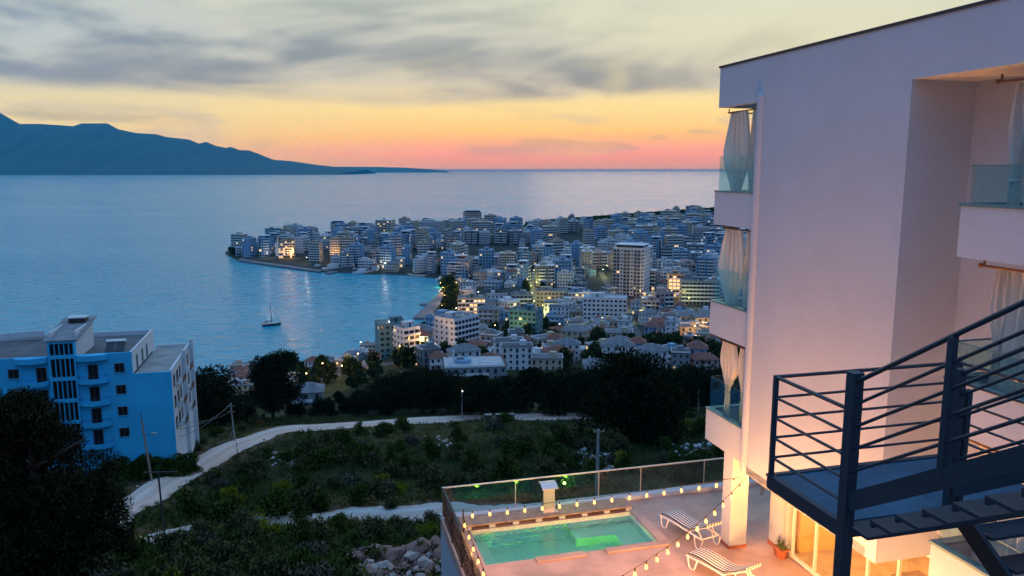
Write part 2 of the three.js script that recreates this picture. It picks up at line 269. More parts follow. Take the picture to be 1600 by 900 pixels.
{
  // open sea to the horizon: short wind waves with long smooth slicks between them
  const waves = texture(1024, (u, v) => { const a = tileNoise(u, v, 10, 5, 11), b = tileNoise(u, (v * 2.0) % 1, 14, 4, 12); return clamp(0.5 + 0.9 * (Math.abs(a - 0.5) * 1.6 - 0.25) + 0.5 * (b - 0.5)); }, false);
  waves.repeat.set(1 / 150, 1 / 85);
  const slick = texture(1024, (u, v) => { const a = tileNoise(u, v, 5, 5, 13), b = tileNoise(u, v, 9, 6, 14); const r = 0.15 + 0.06 * sstep(0.30, 0.72, 0.6 * a + 0.4 * b); return [r, r, r]; }, false); slick.repeat.set(1 / 2600, 1 / 900);
  const pos = [], uv = [], idx = []; const zs = [-700]; let s = 60; while (zs[zs.length - 1] < 52000) { zs.push(zs[zs.length - 1] + s); s *= 1.09; } const xs = []; for (let i = -40; i <= 40; i++) xs.push(Math.sign(i) * (Math.abs(i) * 60 + Math.pow(Math.abs(i) / 40, 3) * 52000));
  for (const D of zs) for (const x of xs) { pos.push(x, 0, -D); uv.push(x, D); }
  for (let j = 0; j + 1 < zs.length; j++) for (let i = 0; i + 1 < xs.length; i++) { const a = j * xs.length + i; idx.push(a, a + 1, a + xs.length, a + 1, a + xs.length + 1, a + xs.length); }
  const g = new THREE.BufferGeometry(); g.setAttribute('position', new THREE.Float32BufferAttribute(pos, 3)); g.setAttribute('uv', new THREE.Float32BufferAttribute(uv, 2)); g.setIndex(idx); g.computeVertexNormals();
  const m = new THREE.Mesh(g, new THREE.MeshPhysicalMaterial({ color: rgb(0.010, 0.36, 0.47), roughness: 1, roughnessMap: slick, bumpMap: waves, bumpScale: 3.2, ior: 1.36, specularIntensity: 1 })); m.name = 'sea'; m.receiveShadow = true; scene.add(m); tag(m, 'calm blue sea and bay under the sunset', 'sea', null, 'structure');
}
function mountain(name, profile, D, depth, color, label, seed) {         // a real massif: shore, ridged flank, crest, far flank
  const nx = 420, nz = 52, pos = [], idx = [];
  const x0 = profile[0][0], x1 = profile[profile.length - 1][0];
  const crest = (X) => { let k = 0; while (k < profile.length - 2 && X > profile[k + 1][0]) k++; const a = profile[k], b = profile[k + 1]; return lerp(a[1], b[1], clamp((X - a[0]) / (b[0] - a[0]))); };
  for (let j = 0; j <= nz; j++) for (let i = 0; i <= nx; i++) {
    const X = lerp(x0, x1, i / nx), t = j / nz, k = t < 0.7 ? Math.pow(t / 0.7, 0.85) : 1 - (t - 0.7) / 0.3 * 1.05;
    const h = crest(X) * (k + (t < 0.68 ? 0.85 * k * (1 - k) * (Math.abs(fbm(X * 0.0011 + seed, t * 2.2 + fbm(X * 0.0006, t * 2, 3) * 2, 6) - 0.5) * 3 - 0.5) : 0)) + (k < 0.05 && t < 0.5 ? -20 : 0);
    pos.push(X, h, -(D + (t - 0.7) * depth));
  }
  for (let j = 0; j < nz; j++) for (let i = 0; i < nx; i++) { const a = j * (nx + 1) + i; idx.push(a, a + 1, a + nx + 1, a + 1, a + nx + 2, a + nx + 1); }
  const g = new THREE.BufferGeometry(); g.setAttribute('position', new THREE.Float32BufferAttribute(pos, 3)); g.setIndex(idx); g.computeVertexNormals();
  const m = new THREE.Mesh(g, std({ color, roughness: 1 })); m.name = numbered(name); scene.add(m); return tag(m, label, 'mountain', null, 'structure');
}
const crestOf = (pts, D) => pts.map(([px, py]) => [(px - 800) / 1200 * D * 1.0, EYE + D * Math.tan(Math.atan((450 - py) / 1200) - 0.15337) / Math.cos(Math.atan((px - 800) / 1213))]);
mountain('mountain', crestOf([[-220, 215], [-120, 200], [-50, 196], [0, 191], [18, 189], [32, 196], [48, 204], [75, 203], [130, 205], [142, 201], [182, 200], [198, 208], [225, 213], [255, 214], [272, 218], [305, 221], [320, 227], [331, 224], [346, 230], [362, 233], [367, 231], [382, 236], [397, 236], [415, 243], [432, 250], [460, 252], [495, 257], [530, 261], [575, 265]], 20000), 20000, 5200, rgb(0.050, 0.068, 0.055), 'blue island mountain across the sea', 3);
mountain('low_headland', crestOf([[470, 262], [530, 260.5], [590, 260.8], [630, 261.8], [660, 263.2], [690, 266], [700, 267]], 30000), 30000, 3000, rgb(0.055, 0.085, 0.055), 'faint low land on the horizon beyond the island', 9);

// ------------------------------------------------------------------ hotel
const FLOOR = -10.4, HX = 10.85;
const LEVELS = [[-0.57, -1.50], [-3.62, -4.58], [-6.75, -7.70]];          // parapet top, underside of the slab
{
  const h = hthing('hotel_building', 'pale rendered hotel with stacked balconies beside the pool terrace', 'building', [HX, FLOOR, 17.3]);
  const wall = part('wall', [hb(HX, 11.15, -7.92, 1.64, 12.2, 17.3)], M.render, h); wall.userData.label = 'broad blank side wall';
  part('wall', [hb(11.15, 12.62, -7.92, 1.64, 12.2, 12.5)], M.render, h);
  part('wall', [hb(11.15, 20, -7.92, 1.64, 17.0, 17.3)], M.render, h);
  { // back wall of the right-hand balconies, with a door opening on each storey
    const g = [hb(12.3, 12.6, -10.38, -7.45, -2, 10.6), hb(12.3, 12.6, -7.45, 1.64, 10.75, 12.195)];
    for (const [, b] of LEVELS) { const f = b + 0.22; g.push(hb(12.3, 12.6, f + 2.3, b + 3.14 - 0.02, -2, 10.75), hb(12.3, 12.6, f, f + 2.3, -2, 7.4)); if (b !== LEVELS[2][1]) g.push(hb(12.3, 12.6, b - 0.0, f, -2, 10.75)); }
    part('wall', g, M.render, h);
  }
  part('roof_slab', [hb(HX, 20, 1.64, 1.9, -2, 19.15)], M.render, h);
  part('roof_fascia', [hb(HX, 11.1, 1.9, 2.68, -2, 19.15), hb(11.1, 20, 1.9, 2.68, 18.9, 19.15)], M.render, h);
  part('coping', [hb(HX - 0.03, 11.14, 2.68, 2.735, -2, 19.18), hb(11.14, 20, 2.68, 2.735, 18.86, 19.18)], M.coping, h);
  { const g = new THREE.CapsuleGeometry(0.13, 9.55, 6, 14); g.scale(0.62, 1, 1); const p = hl(HX - 0.005, -3.03, 17.12); g.translate(p.x, p.y, p.z); part('pilaster', [g], M.render, h); }
  for (const [t, b] of LEVELS) {
    // sea-side balcony, wrapping the far corner
    const f = b + 0.2;
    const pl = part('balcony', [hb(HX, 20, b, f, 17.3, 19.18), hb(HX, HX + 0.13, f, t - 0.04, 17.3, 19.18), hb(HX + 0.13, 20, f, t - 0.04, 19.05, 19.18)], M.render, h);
    part('ledge', [hb(HX - 0.02, HX + 0.16, t - 0.04, t, 17.302, 19.2), hb(HX + 0.16, 20, t - 0.04, t, 19.03, 19.2)], M.ledge, pl);
    part('glass_pane', [hb(HX + 0.05, HX + 0.062, t, t + 0.92, 17.36, 19.08)], M.glass, pl);
    for (let k = 0; k < 4; k++) part('glass_pane', [hb(HX + 0.1 + k * 2.2, HX + 2.26 + k * 2.2, t, t + 0.92, 19.11, 19.122)], M.glass, pl);
    // right-hand balcony inside the notch
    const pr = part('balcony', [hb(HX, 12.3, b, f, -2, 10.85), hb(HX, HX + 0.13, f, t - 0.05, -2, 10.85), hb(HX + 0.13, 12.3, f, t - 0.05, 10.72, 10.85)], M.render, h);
    part('ledge', [hb(HX - 0.03, HX + 0.16, t - 0.05, t, -2, 10.88), hb(HX + 0.16, 12.28, t - 0.05, t, 10.69, 10.88)], M.ledge, pr);
    for (let k = 0; k < 4; k++) part('glass_pane', [hb(HX + 0.06, HX + 0.072, t, t + 0.62, 10.70 - (k + 1) * 2.1, 10.70 - k * 2.1 - 0.02)], M.glass, pr);
    part('glass_pane', [hb(HX + 0.09, 12.25, t, t + 0.62, 10.77, 10.782)], M.glass, pr);
    part('hand_rail', [hb(HX + 0.05, HX + 0.085, t + 0.62, t + 0.645, -2, 10.72), hb(HX + 0.085, 12.25, t + 0.62, t + 0.645, 10.76, 10.79)], M.ledge, pr);
    const d = part('balcony_door', [hb(12.36, 12.42, f, f + 2.3, 10.65, 10.748), hb(12.36, 12.42, f + 2.2, f + 2.298, 7.41, 10.65), hb(12.36, 12.42, f, f + 0.08, 7.41, 10.65), hb(12.36, 12.42, f + 0.08, f + 2.2, 8.98, 9.06)], M.wood, h);
    part('pane', [hb(12.385, 12.395, f + 0.08, f + 2.2, 9.06, 10.65)], M.smoked, d);
    part('pane', [hb(12.385, 12.395, f + 0.08, f + 2.2, 7.41, 8.98)], M.smoked, d);
    // curtain rods
    part('curtain_rod', [rod(hl(11.2, f + 2.74, 10.62), hl(11.35, f + 2.70, 7.0), 0.022), rod(hl(11.2, f + 2.74, 10.6), hl(11.2, f + 2.86, 10.6), 0.02), new THREE.SphereGeometry(0.045, 10, 8).translate(...hl(11.19, f + 2.74, 10.66).toArray())], M.wood, h);
    part('curtain_rod', [rod(hl(11.02, f + 2.80, 17.32), hl(11.02, f + 2.80, 18.95), 0.018), rod(hl(11.02, f + 2.80, 18.95), hl(14, f + 2.80, 18.95), 0.018), rod(hl(11.02, f + 2.80, 18.9), hl(11.02, f + 2.9, 18.9), 0.015)], M.wood, h);
  }
  // rooms behind the balcony doors
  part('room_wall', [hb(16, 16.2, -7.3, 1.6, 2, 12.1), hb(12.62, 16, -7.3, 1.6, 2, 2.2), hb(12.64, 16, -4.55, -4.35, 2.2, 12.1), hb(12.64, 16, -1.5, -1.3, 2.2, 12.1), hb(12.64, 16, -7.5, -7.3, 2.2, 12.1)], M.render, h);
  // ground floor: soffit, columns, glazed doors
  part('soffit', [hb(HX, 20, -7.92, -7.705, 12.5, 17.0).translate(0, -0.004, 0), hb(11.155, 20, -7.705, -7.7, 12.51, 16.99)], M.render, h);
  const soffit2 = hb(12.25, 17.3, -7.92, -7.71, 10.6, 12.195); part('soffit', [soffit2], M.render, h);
  part('column', [hrb(10.9, 11.42, FLOOR, -7.70, 17.72, 18.2, 0.015)], M.render, h);
  part('column', [hrb(15.2, 15.7, FLOOR, -7.70, 17.72, 18.2, 0.015)], M.render, h);
  part('pier', [hrb(12.18, 12.62, FLOOR, -7.93, 17.2, 17.81, 0.015)], M.render, h);
  part('skirting', [hb(12.165, 12.18, FLOOR, FLOOR + 0.1, 17.2, 17.82)], M.terracotta, h); part('skirting', [hb(10.885, 10.9, FLOOR, FLOOR + 0.09, 17.71, 18.21), hb(10.885, 11.43, FLOOR, FLOOR + 0.09, 17.705, 17.72)], M.terracotta, h);
  let u = 17.18;
  for (let k = 0; k < 7; k++) {
    const u1 = u - (k === 0 ? 0.3 : 0.94);
    const d = part('glazed_door', [hb(12.26, 12.33, FLOOR + 0.02, -7.93, u - 0.06, u), hb(12.26, 12.33, FLOOR + 0.02, FLOOR + 0.12, u1, u - 0.06), hb(12.26, 12.33, -8.03, -7.93, u1, u - 0.06)], k === 0 ? M.render : M.frame, h);
    if (k) part('pane', [hb(12.29, 12.298, FLOOR + 0.12, -8.03, u1, u - 0.06)], M.clear, d);
    u = u1;
  }
  part('wall', [hb(12.26, 12.6, FLOOR, -7.93, 10.6, u)], M.render, h);
  const cream = std({ color: rgb(0.75, 0.46, 0.17), roughness: 0.85, map: rep(T.plaster, 0.4) });
  part('room_wall', [hb(17, 17.2, FLOOR, -7.93, 10.4, 17.3), hb(12.62, 17, FLOOR, -7.93, 17.0, 17.2), hb(12.62, 17, FLOOR, -7.93, 10.4, 10.6)], cream, h);
  part('room_floor', [hb(12.33, 17, FLOOR + 0.002, FLOOR + 0.02, 10.6, 17.0)], std({ color: rgb(0.55, 0.42, 0.28), roughness: 0.35, map: rep(T.dirt, 0.6) }), h);
}
// lamps of the ground-floor room and the porch
const WARM = rgb(1.0, 0.54, 0.17), AMBER = rgb(1.0, 0.40, 0.10);
for (const [w, u] of [[13.6, 15.9], [13.6, 13.6], [15.4, 14.7], [13.5, 11.8]]) {
  const t = hthing('ceiling_lamp', 'round frosted ceiling lamp glowing inside the glazed room', 'lamp', [w, -7.93, u], 'ceiling lamps in the glazed room');
  part('mount', [new THREE.CylinderGeometry(0.10, 0.12, 0.05, 20).translate(0, -0.025, 0)], M.frame, t);
  part('lamp_shade', [new THREE.SphereGeometry(0.16, 20, 12).scale(1, 0.55, 1).translate(0, -0.11, 0)], std({ color: rgb(0.9, 0.8, 0.6), emissive: rgb(1, 0.66, 0.25), emissiveIntensity: 4 }), t);
  lamp(t, V(0, -0.11, 0), WARM, 7, 0.08);
}
{
  const t = hthing('pendant_lamp', 'woven wicker pendant lamp hanging from the porch soffit', 'lamp', [11.62, -7.925, 17.35]);
  part('cord', [rod(V(0, 0, 0), V(0, -0.2, 0), 0.008)], M.black, t);
  const ribs = []; for (let k = 0; k < 14; k++) { const a = k / 14 * Math.PI * 2, c = []; for (let j = 0; j <= 8; j++) { const q = j / 8, r = 0.03 + 0.13 * Math.sin(q * Math.PI * 0.92); c.push(V(Math.cos(a + q) * r, -0.2 - q * 0.30, Math.sin(a + q) * r)); } ribs.push(tube(c, 0.008, 10, 5)); const c2 = c.map((p, j) => { const q = j / 8, r = Math.hypot(p.x, p.z); return V(Math.cos(a - q) * r, p.y, Math.sin(a - q) * r); }); ribs.push(tube(c2, 0.008, 10, 5)); }
  part('wicker_shade', ribs, M.wood, t);
  part('bulb', [new THREE.SphereGeometry(0.045, 14, 10).translate(0, -0.33, 0)], M.bulb, t);
  lamp(t, V(0, -0.33, 0), AMBER, 5, 0.045);
  const o = hthing('wind_chime', 'small dark wind chime dangling under the porch', 'ornament', [11.98, -7.925, 17.9]);
  part('cord', [rod(V(0, 0, 0), V(0, -0.95, 0), 0.006)], M.black, o); part('disc', [new THREE.CylinderGeometry(0.05, 0.05, 0.02, 12).translate(0, -0.8, 0)], M.black, o); for (let k = 0; k < 5; k++) part('tube', [rod(V(0.04 * Math.cos(k * 1.26), -0.8, 0.04 * Math.sin(k * 1.26)), V(0.04 * Math.cos(k * 1.26), -1.0 - 0.03 * k, 0.04 * Math.sin(k * 1.26)), 0.009)], M.black, o);
}
// terrace lamps standing on the near part of the terrace; they light the wall from below
for (const [w, u, cd] of [[8.9, 13.7, 84], [8.9, 10.4, 72]]) {
  const t = hthing('terrace_lamp', 'short black post lamp with a glowing globe on the near terrace', 'lamp', [w, FLOOR, u], 'post lamps on the near terrace');
  part('base', [new THREE.CylinderGeometry(0.09, 0.12, 0.06, 16).translate(0, 0.03, 0)], M.iron, t); part('post', [rod(V(0, 0.06, 0), V(0, 0.78, 0), 0.03)], M.iron, t); part('collar', [new THREE.CylinderGeometry(0.07, 0.05, 0.05, 16).translate(0, 0.8, 0)], M.iron, t);
  part('globe', [new THREE.SphereGeometry(0.13, 20, 14).translate(0, 0.95, 0)], std({ color: rgb(1, 0.85, 0.6), emissive: rgb(1, 0.6, 0.2), emissiveIntensity: 5 }), t);
  lamp(t, V(0, 0.95, 0), AMBER, cd, 0.13);
}
// furniture seen through the doors
function table(w, u, label) { const t = hthing('table', label, 'table', [w, FLOOR + 0.02, u]); part('table_top', [rbox(-0.4, 0.4, 0.72, 0.76, -0.4, 0.4, 0.01)], M.wood, t); for (const [a, b] of [[-1, -1], [1, -1], [1, 1], [-1, 1]]) part('leg', [box(a * 0.34 - 0.025, a * 0.34 + 0.025, 0, 0.72, b * 0.34 - 0.025, b * 0.34 + 0.025)], M.wood, t); }
function chair(w, u, turn, label) { const t = hthing('chair', label, 'chair', [w, FLOOR + 0.02, u]); t.rotation.y += turn; part('seat', [rbox(-0.22, 0.22, 0.43, 0.48, -0.22, 0.22, 0.015)], M.wood, t); part('backrest', [rbox(-0.22, 0.22, 0.62, 0.95, 0.19, 0.22, 0.01), box(-0.2, -0.16, 0.48, 0.62, 0.19, 0.22), box(0.16, 0.2, 0.48, 0.62, 0.19, 0.22)], M.wood, t); for (const [a, b] of [[-1, -1], [1, -1], [1, 1], [-1, 1]]) part('leg', [box(a * 0.19 - 0.018, a * 0.19 + 0.018, 0, 0.43, b * 0.19 - 0.018, b * 0.19 + 0.018)], M.wood, t); }
table(13.6, 13.9, 'dark wooden table in the middle of the glazed room'); chair(13.6, 13.2, Math.PI * 0, 'dark wooden chair on the stair side of the indoor table'); chair(14.2, 13.9, -Math.PI / 2 + 3.14, 'dark wooden chair with its back to the inner wall'); table(13.4, 12.0, 'dark wooden table near the end of the glazed room'); chair(13.3, 12.7, Math.PI, 'dark wooden chair between the two indoor tables');
{ const t = hthing('wall_shelf', 'dark wooden shelf unit against the inner wall of the glazed room', 'shelf', [16.75, FLOOR + 0.02, 14.2]); part('side_panel', [box(-0.2, 0.2, 0, 1.7, -0.8, -0.76)], M.wood, t); part('side_panel', [box(-0.2, 0.2, 0, 1.7, 0.76, 0.8)], M.wood, t); for (let k = 0; k < 5; k++) part('shelf', [box(-0.2, 0.2, 0.05 + k * 0.4, 0.08 + k * 0.4, -0.76, 0.76)], M.wood, t); }
// curtains
function curtain(wd, ht, tie, waist, folds, depth, seed) {         // a gathered cloth, tied at part of its height
  const nx = 56, ny = 40, pos = [], idx = [], r = rng(seed), ph = r() * 6;
  for (let j = 0; j <= ny; j++) for (let i = 0; i <= nx; i++) {
    const t = j / ny, s = i / nx * 2 - 1, d = t < tie ? t / tie : (1 - t) / (1 - tie);
    const full = tie > 0.97 ? 1 : t < tie ? lerp(lerp(0.6, 1, Math.sin(Math.min(1, d * 1.6) * Math.PI / 2)), waist, sstep(0.38, 1, d)) : lerp(0.75, waist, Math.pow(d, 0.7));
    pos.push(s * wd / 2 * full + 0.02 * Math.sin(t * 5 + ph), -t * ht, depth * (0.4 + 0.6 * full) * Math.sin(s * folds + ph + 0.6 * Math.sin(t * 4 + s * 2)) + 0.35 * depth * Math.sin(s * folds * 2.3 + 1));
  }
  for (let j = 0; j < ny; j++) for (let i = 0; i < nx; i++) { const a = j * (nx + 1) + i; idx.push(a, a + nx + 1, a + 1, a + 1, a + nx + 1, a + nx + 2); }
  const g = new THREE.BufferGeometry(); g.setAttribute('position', new THREE.Float32BufferAttribute(pos, 3)); g.setAttribute('uv', new THREE.Float32BufferAttribute(pos.filter((_, i) => i % 3 < 2), 2)); g.setIndex(idx); g.computeVertexNormals(); return g;
}
function hang(w, y, u, turn, g, tie, waistW, label, group) { const t = hthing('curtain', label, 'curtain', [w, y, u], group); t.rotation.y += turn; part('cloth', [g], M.sheer, t); if (tie) part('tie_band', [new THREE.TorusGeometry(waistW, 0.022, 6, 20).rotateX(Math.PI / 2).scale(1, 1.4, 0.7).translate(0, -tie, 0)], M.sheer, t); return t; }
const storey = ['top', 'middle', 'lowest'];
LEVELS.forEach(([t, b], i) => {
  const y = b + 0.2 + 2.78, H = 2.7, tie = i === 2 ? 0.52 : 0.88;
  hang(11.05, y, 18.42, Math.PI / 2 - 0.12, curtain(i === 2 ? 1.0 : 1.55, H, tie, 0.13, 13, 0.085, 11 + i), H * tie, 0.09, `white sheer curtain tied at the corner of the ${storey[i]} sea-side balcony`);
  hang(11.05, y, 17.62, Math.PI / 2, curtain(0.5, H, tie, 0.3, 9, 0.08, 21 + i), H * tie, 0.08, `narrow sheer curtain against the wall end on the ${storey[i]} sea-side balcony`);
  hang(11.5, y - 0.06, 10.45, Math.PI / 2 - 0.2, curtain(0.6, 2.6, 0.62, 0.28, 6, 0.06, 31 + i), 2.6 * 0.62, 0.09, `narrow tied sheer curtain beside the door of the ${storey[i]} notch balcony`);
  hang(11.28, y - 0.08, 9.35, Math.PI / 2, curtain(1.5, 2.6, 1, 1, 26, 0.05, 41 + i), 0, 0, `wide pleated sheer curtain across the ${storey[i]} notch balcony`);
});
// armchair and cushion on the lowest notch balcony
{
  const t = hthing('armchair', 'rounded brown tub armchair on the lowest notch balcony', 'armchair', [11.75, -7.5, 9.9]); const br = std({ color: rgb(0.11, 0.085, 0.065), roughness: 0.7, bumpMap: rep(T.grain, 4), bumpScale: 0.003 });
  part('tub', [new THREE.LatheGeometry([[0.30, 0.12], [0.38, 0.2], [0.43, 0.5], [0.44, 0.78], [0.41, 0.82], [0.36, 0.78], [0.34, 0.48], [0.0, 0.44]].map(([a, b]) => new THREE.Vector2(a, b)), 28, 0, Math.PI * 1.4)], br, t).rotation.y = -0.6;
  part('seat_cushion', [new THREE.CylinderGeometry(0.33, 0.34, 0.14, 24).translate(0, 0.45, 0)], br, t); for (let k = 0; k < 4; k++) part('leg', [rod(V(0.26 * Math.cos(k * 1.57 + 0.8), 0, 0.26 * Math.sin(k * 1.57 + 0.8)), V(0.26 * Math.cos(k * 1.57 + 0.8), 0.2, 0.26 * Math.sin(k * 1.57 + 0.8)), 0.02)], M.black, t);
  const c = hthing('cushion', 'white scatter cushion lying beside the tub armchair', 'cushion', [11.35, -7.5, 9.1]); const s = new THREE.SphereGeometry(0.3, 20, 14); const p = s.attributes.position; for (let i = 0; i < p.count; i++) { const x = p.getX(i), z = p.getZ(i); const sq = (v) => Math.sign(v) * Math.pow(Math.abs(v) / 0.3, 0.6) * 0.3; p.setXYZ(i, sq(x), p.getY(i) * 0.4 + 0.12, sq(z)); } s.computeVertexNormals(); part('cover', [s], M.sheer, c);
}
// ------------------------------------------------------------------ terrace, pool
const P0 = 4.19, P1 = 9.18, Q0 = 18.6, Q1 = 20.62;            // pool rectangle
{
  BASE = [0, FLOOR, 0];
  const s = new THREE.Shape([[3.5, 2], [17.2, 2], [17.2, 21.7], [3.5, 21.7]].map(([a, b]) => new THREE.Vector2(a, b))); s.holes.push(new THREE.Path([[P0, Q0], [P0, Q1], [P1, Q1], [P1, Q0]].map(([a, b]) => new THREE.Vector2(a, b))));
  const g = new THREE.ExtrudeGeometry(s, { depth: 0.35, bevelEnabled: false }); g.rotateX(-Math.PI / 2); g.translate(0, -0.35, 0);
  hsolo('terrace_floor', [g], M.tile, [0, FLOOR, 0], 'smooth pinkish terrace floor around the pool', 'terrace', null, 'structure');
  const grey = white(0.33, 0.40, 0.46, { map: rep(T.plaster, 0.25) });
  hsolo('retaining_wall', [hb(3.5, 3.8, -26, FLOOR - 0.352, 2, 21.7), hb(3.8, 17.2, -26, FLOOR - 0.352, 21.4, 21.7)], grey, [0, FLOOR, 0], 'grey rendered retaining wall holding up the pool terrace', 'wall');
  hsolo('terrace_kerb', [hrb(3.52, 17.2, FLOOR, FLOOR + 0.13, 21.36, 21.68, 0.012)], M.render, [0, FLOOR, 0], 'low pale kerb along the sea edge of the terrace', 'kerb');
}
{
  const t = hthing('swimming_pool', 'small rectangular swimming pool glowing green in the terrace', 'pool', [(P0 + P1) / 2, FLOOR, (Q0 + Q1) / 2]);
  const aqua = std({ color: rgb(0.68, 0.82, 0.78), roughness: 0.4, map: texture(256, (u, v) => { const e = Math.min(u * 8 % 1, v * 8 % 1) < 0.08 ? 0.82 : 1; return (0.86 + 0.14 * hash2(Math.floor(u * 8) + 3, Math.floor(v * 8) + 9)) * e; }) }); aqua.map.repeat.set(2.5, 2.5);
  const b = -11.55;
  part('basin', [hb(P0 - 0.1, P0, b, FLOOR - 0.01, Q0 - 0.1, Q1 + 0.1), hb(P1, P1 + 0.1, b, FLOOR - 0.01, Q0 - 0.1, Q1 + 0.1), hb(P0, P1, b, FLOOR - 0.01, Q0 - 0.1, Q0), hb(P0, P1, b, FLOOR - 0.01, Q1, Q1 + 0.1), hb(P0 - 0.1, P1 + 0.1, b - 0.15, b, Q0 - 0.1, Q1 + 0.1)], aqua, t);
  part('step', [hb(7.25, P1 - 0.003, b, b + 0.55, Q1 - 0.62, Q1 - 0.003), hb(P1 - 0.75, P1 - 0.003, b, b + 0.55, Q0 + 0.003, Q1 - 0.623)], aqua, t);
  part('step', [hb(P0 + 0.003, P0 + 0.45, b, b + 0.5, Q0 + 0.003, Q1 - 0.003)], aqua, t);
  const water = hb(P0 + 0.002, P1 - 0.002, b + 0.002, FLOOR - 0.13, Q0 + 0.002, Q1 - 0.002);
  const rip = texture(256, (u, v) => 0.5 + 0.5 * (tileNoise(u, v, 5, 4, 31) - 0.5), false); rip.repeat.set(0.5, 0.5);
  part('water', [water], new THREE.MeshPhysicalMaterial({ color: rgb(1, 1, 1), transmission: 1, thickness: 1, ior: 1.33, roughness: 0.02, attenuationColor: rgb(0.35, 0.80, 0.72), attenuationDistance: 2.2, bumpMap: rip, bumpScale: 0.03 }), t);
  part('coping', [hrb(5.55, 6.95, FLOOR, FLOOR + 0.05, Q0 - 0.26, Q0 - 0.004, 0.012)], M.tile, t); part('coping', [hrb(7.55, P1 + 0.32, FLOOR, FLOOR + 0.05, Q0 - 0.26, Q0 - 0.004, 0.012)], M.tile, t); part('coping', [hrb(P1 + 0.004, P1 + 0.32, FLOOR, FLOOR + 0.05, Q0, Q1, 0.012)], M.tile, t);
  const deck = std({ color: rgb(0.40, 0.27, 0.19), roughness: 0.7, map: rep(T.dirt, 0.8) });
  for (let k = 0; k < 4; k++) part('ledge_board', [hrb(3.95 + k * 1.34, 3.95 + (k + 1) * 1.34 - 0.012, FLOOR + 0.10, FLOOR + 0.15, Q1 + 0.03, Q1 + 0.68, 0.008)], deck, t);
  for (let k = 0; k < 8; k++) part('spacer_block', [hrb(4.05 + k * 0.72, 4.24 + k * 0.72, FLOOR, FLOOR + 0.10, Q1 + 0.05, Q1 + 0.6, 0.008)], M.render, t);
  for (const w of [5.2, 6.6, 8.4]) { const l = part('pool_light', [new THREE.CylinderGeometry(0.09, 0.09, 0.03, 20).rotateX(Math.PI / 2).translate(...hl(w, -10.95, Q0 + 0.03).toArray())], std({ color: rgb(0.7, 1, 0.4), emissive: rgb(0.45, 1, 0.10), emissiveIntensity: 5 }), t); l.userData.label = 'green underwater light'; lamp(t, hl(w, -10.95, Q0 + 0.12), rgb(0.50, 1, 0.06), w > 8 ? 1.0 : w > 6 ? 2.6 : 1.6, 0.06); }
}
{
  const t = hthing('water_blade', 'white curved metal water spout standing behind the pool', 'fountain', [6.72, FLOOR + 0.15, 20.95]);
  const prof = []; for (let k = 0; k <= 12; k++) { const a = k / 12; prof.push(new THREE.Vector2(lerp(0.05, -0.42, a), 0.74 + 0.10 * Math.sin(a * Math.PI * 0.75))); } const sh = new THREE.Shape(prof.concat(prof.slice().reverse().map((p) => new THREE.Vector2(p.x, p.y - 0.025))));
  part('spout', [new THREE.ExtrudeGeometry(sh, { depth: 0.5, bevelEnabled: false }).translate(0, 0, -0.25).rotateY(-Math.PI / 2)], M.alu, t);
  part('stem', [rbox(-0.20, 0.16, 0, 0.76, -0.03, 0.03, 0.008).translate(0, 0, -0.03)], M.alu, t); part('leg', [rod(V(0.22, 0, -0.02), V(0.22, 0.76, -0.02), 0.014)], M.iron, t); part('leg', [rod(V(-0.24, 0, -0.02), V(-0.24, 0.76, -0.02), 0.014)], M.iron, t); part('base', [rbox(-0.25, 0.25, -0.0, 0.03, -0.1, 0.1, 0.005)], M.alu, t);
  const l = hthing('reflection_lamp', 'small green lamp standing in for a reflection in the glass', 'lamp', [7.35, FLOOR + 0.131, 21.5]); part('stake', [rod(V(0, 0, 0), V(0, 0.62, 0), 0.01)], M.iron, l); part('hood', [new THREE.CylinderGeometry(0.035, 0.05, 0.07, 14).rotateX(0.6).translate(0, 0.64, 0)], M.iron, l); part('lens_light', [new THREE.SphereGeometry(0.04, 12, 10).translate(0, 0.645, 0.04)], std({ color: rgb(0.6, 1, 0.2), emissive: rgb(0.5, 1, 0.12), emissiveIntensity: 9 }), l); lamp(l, V(0, 0.645, 0.04), rgb(0.45, 1, 0.08), 0.5, 0.04);  // lamp put in for the green reflection in the glass balustrade
}
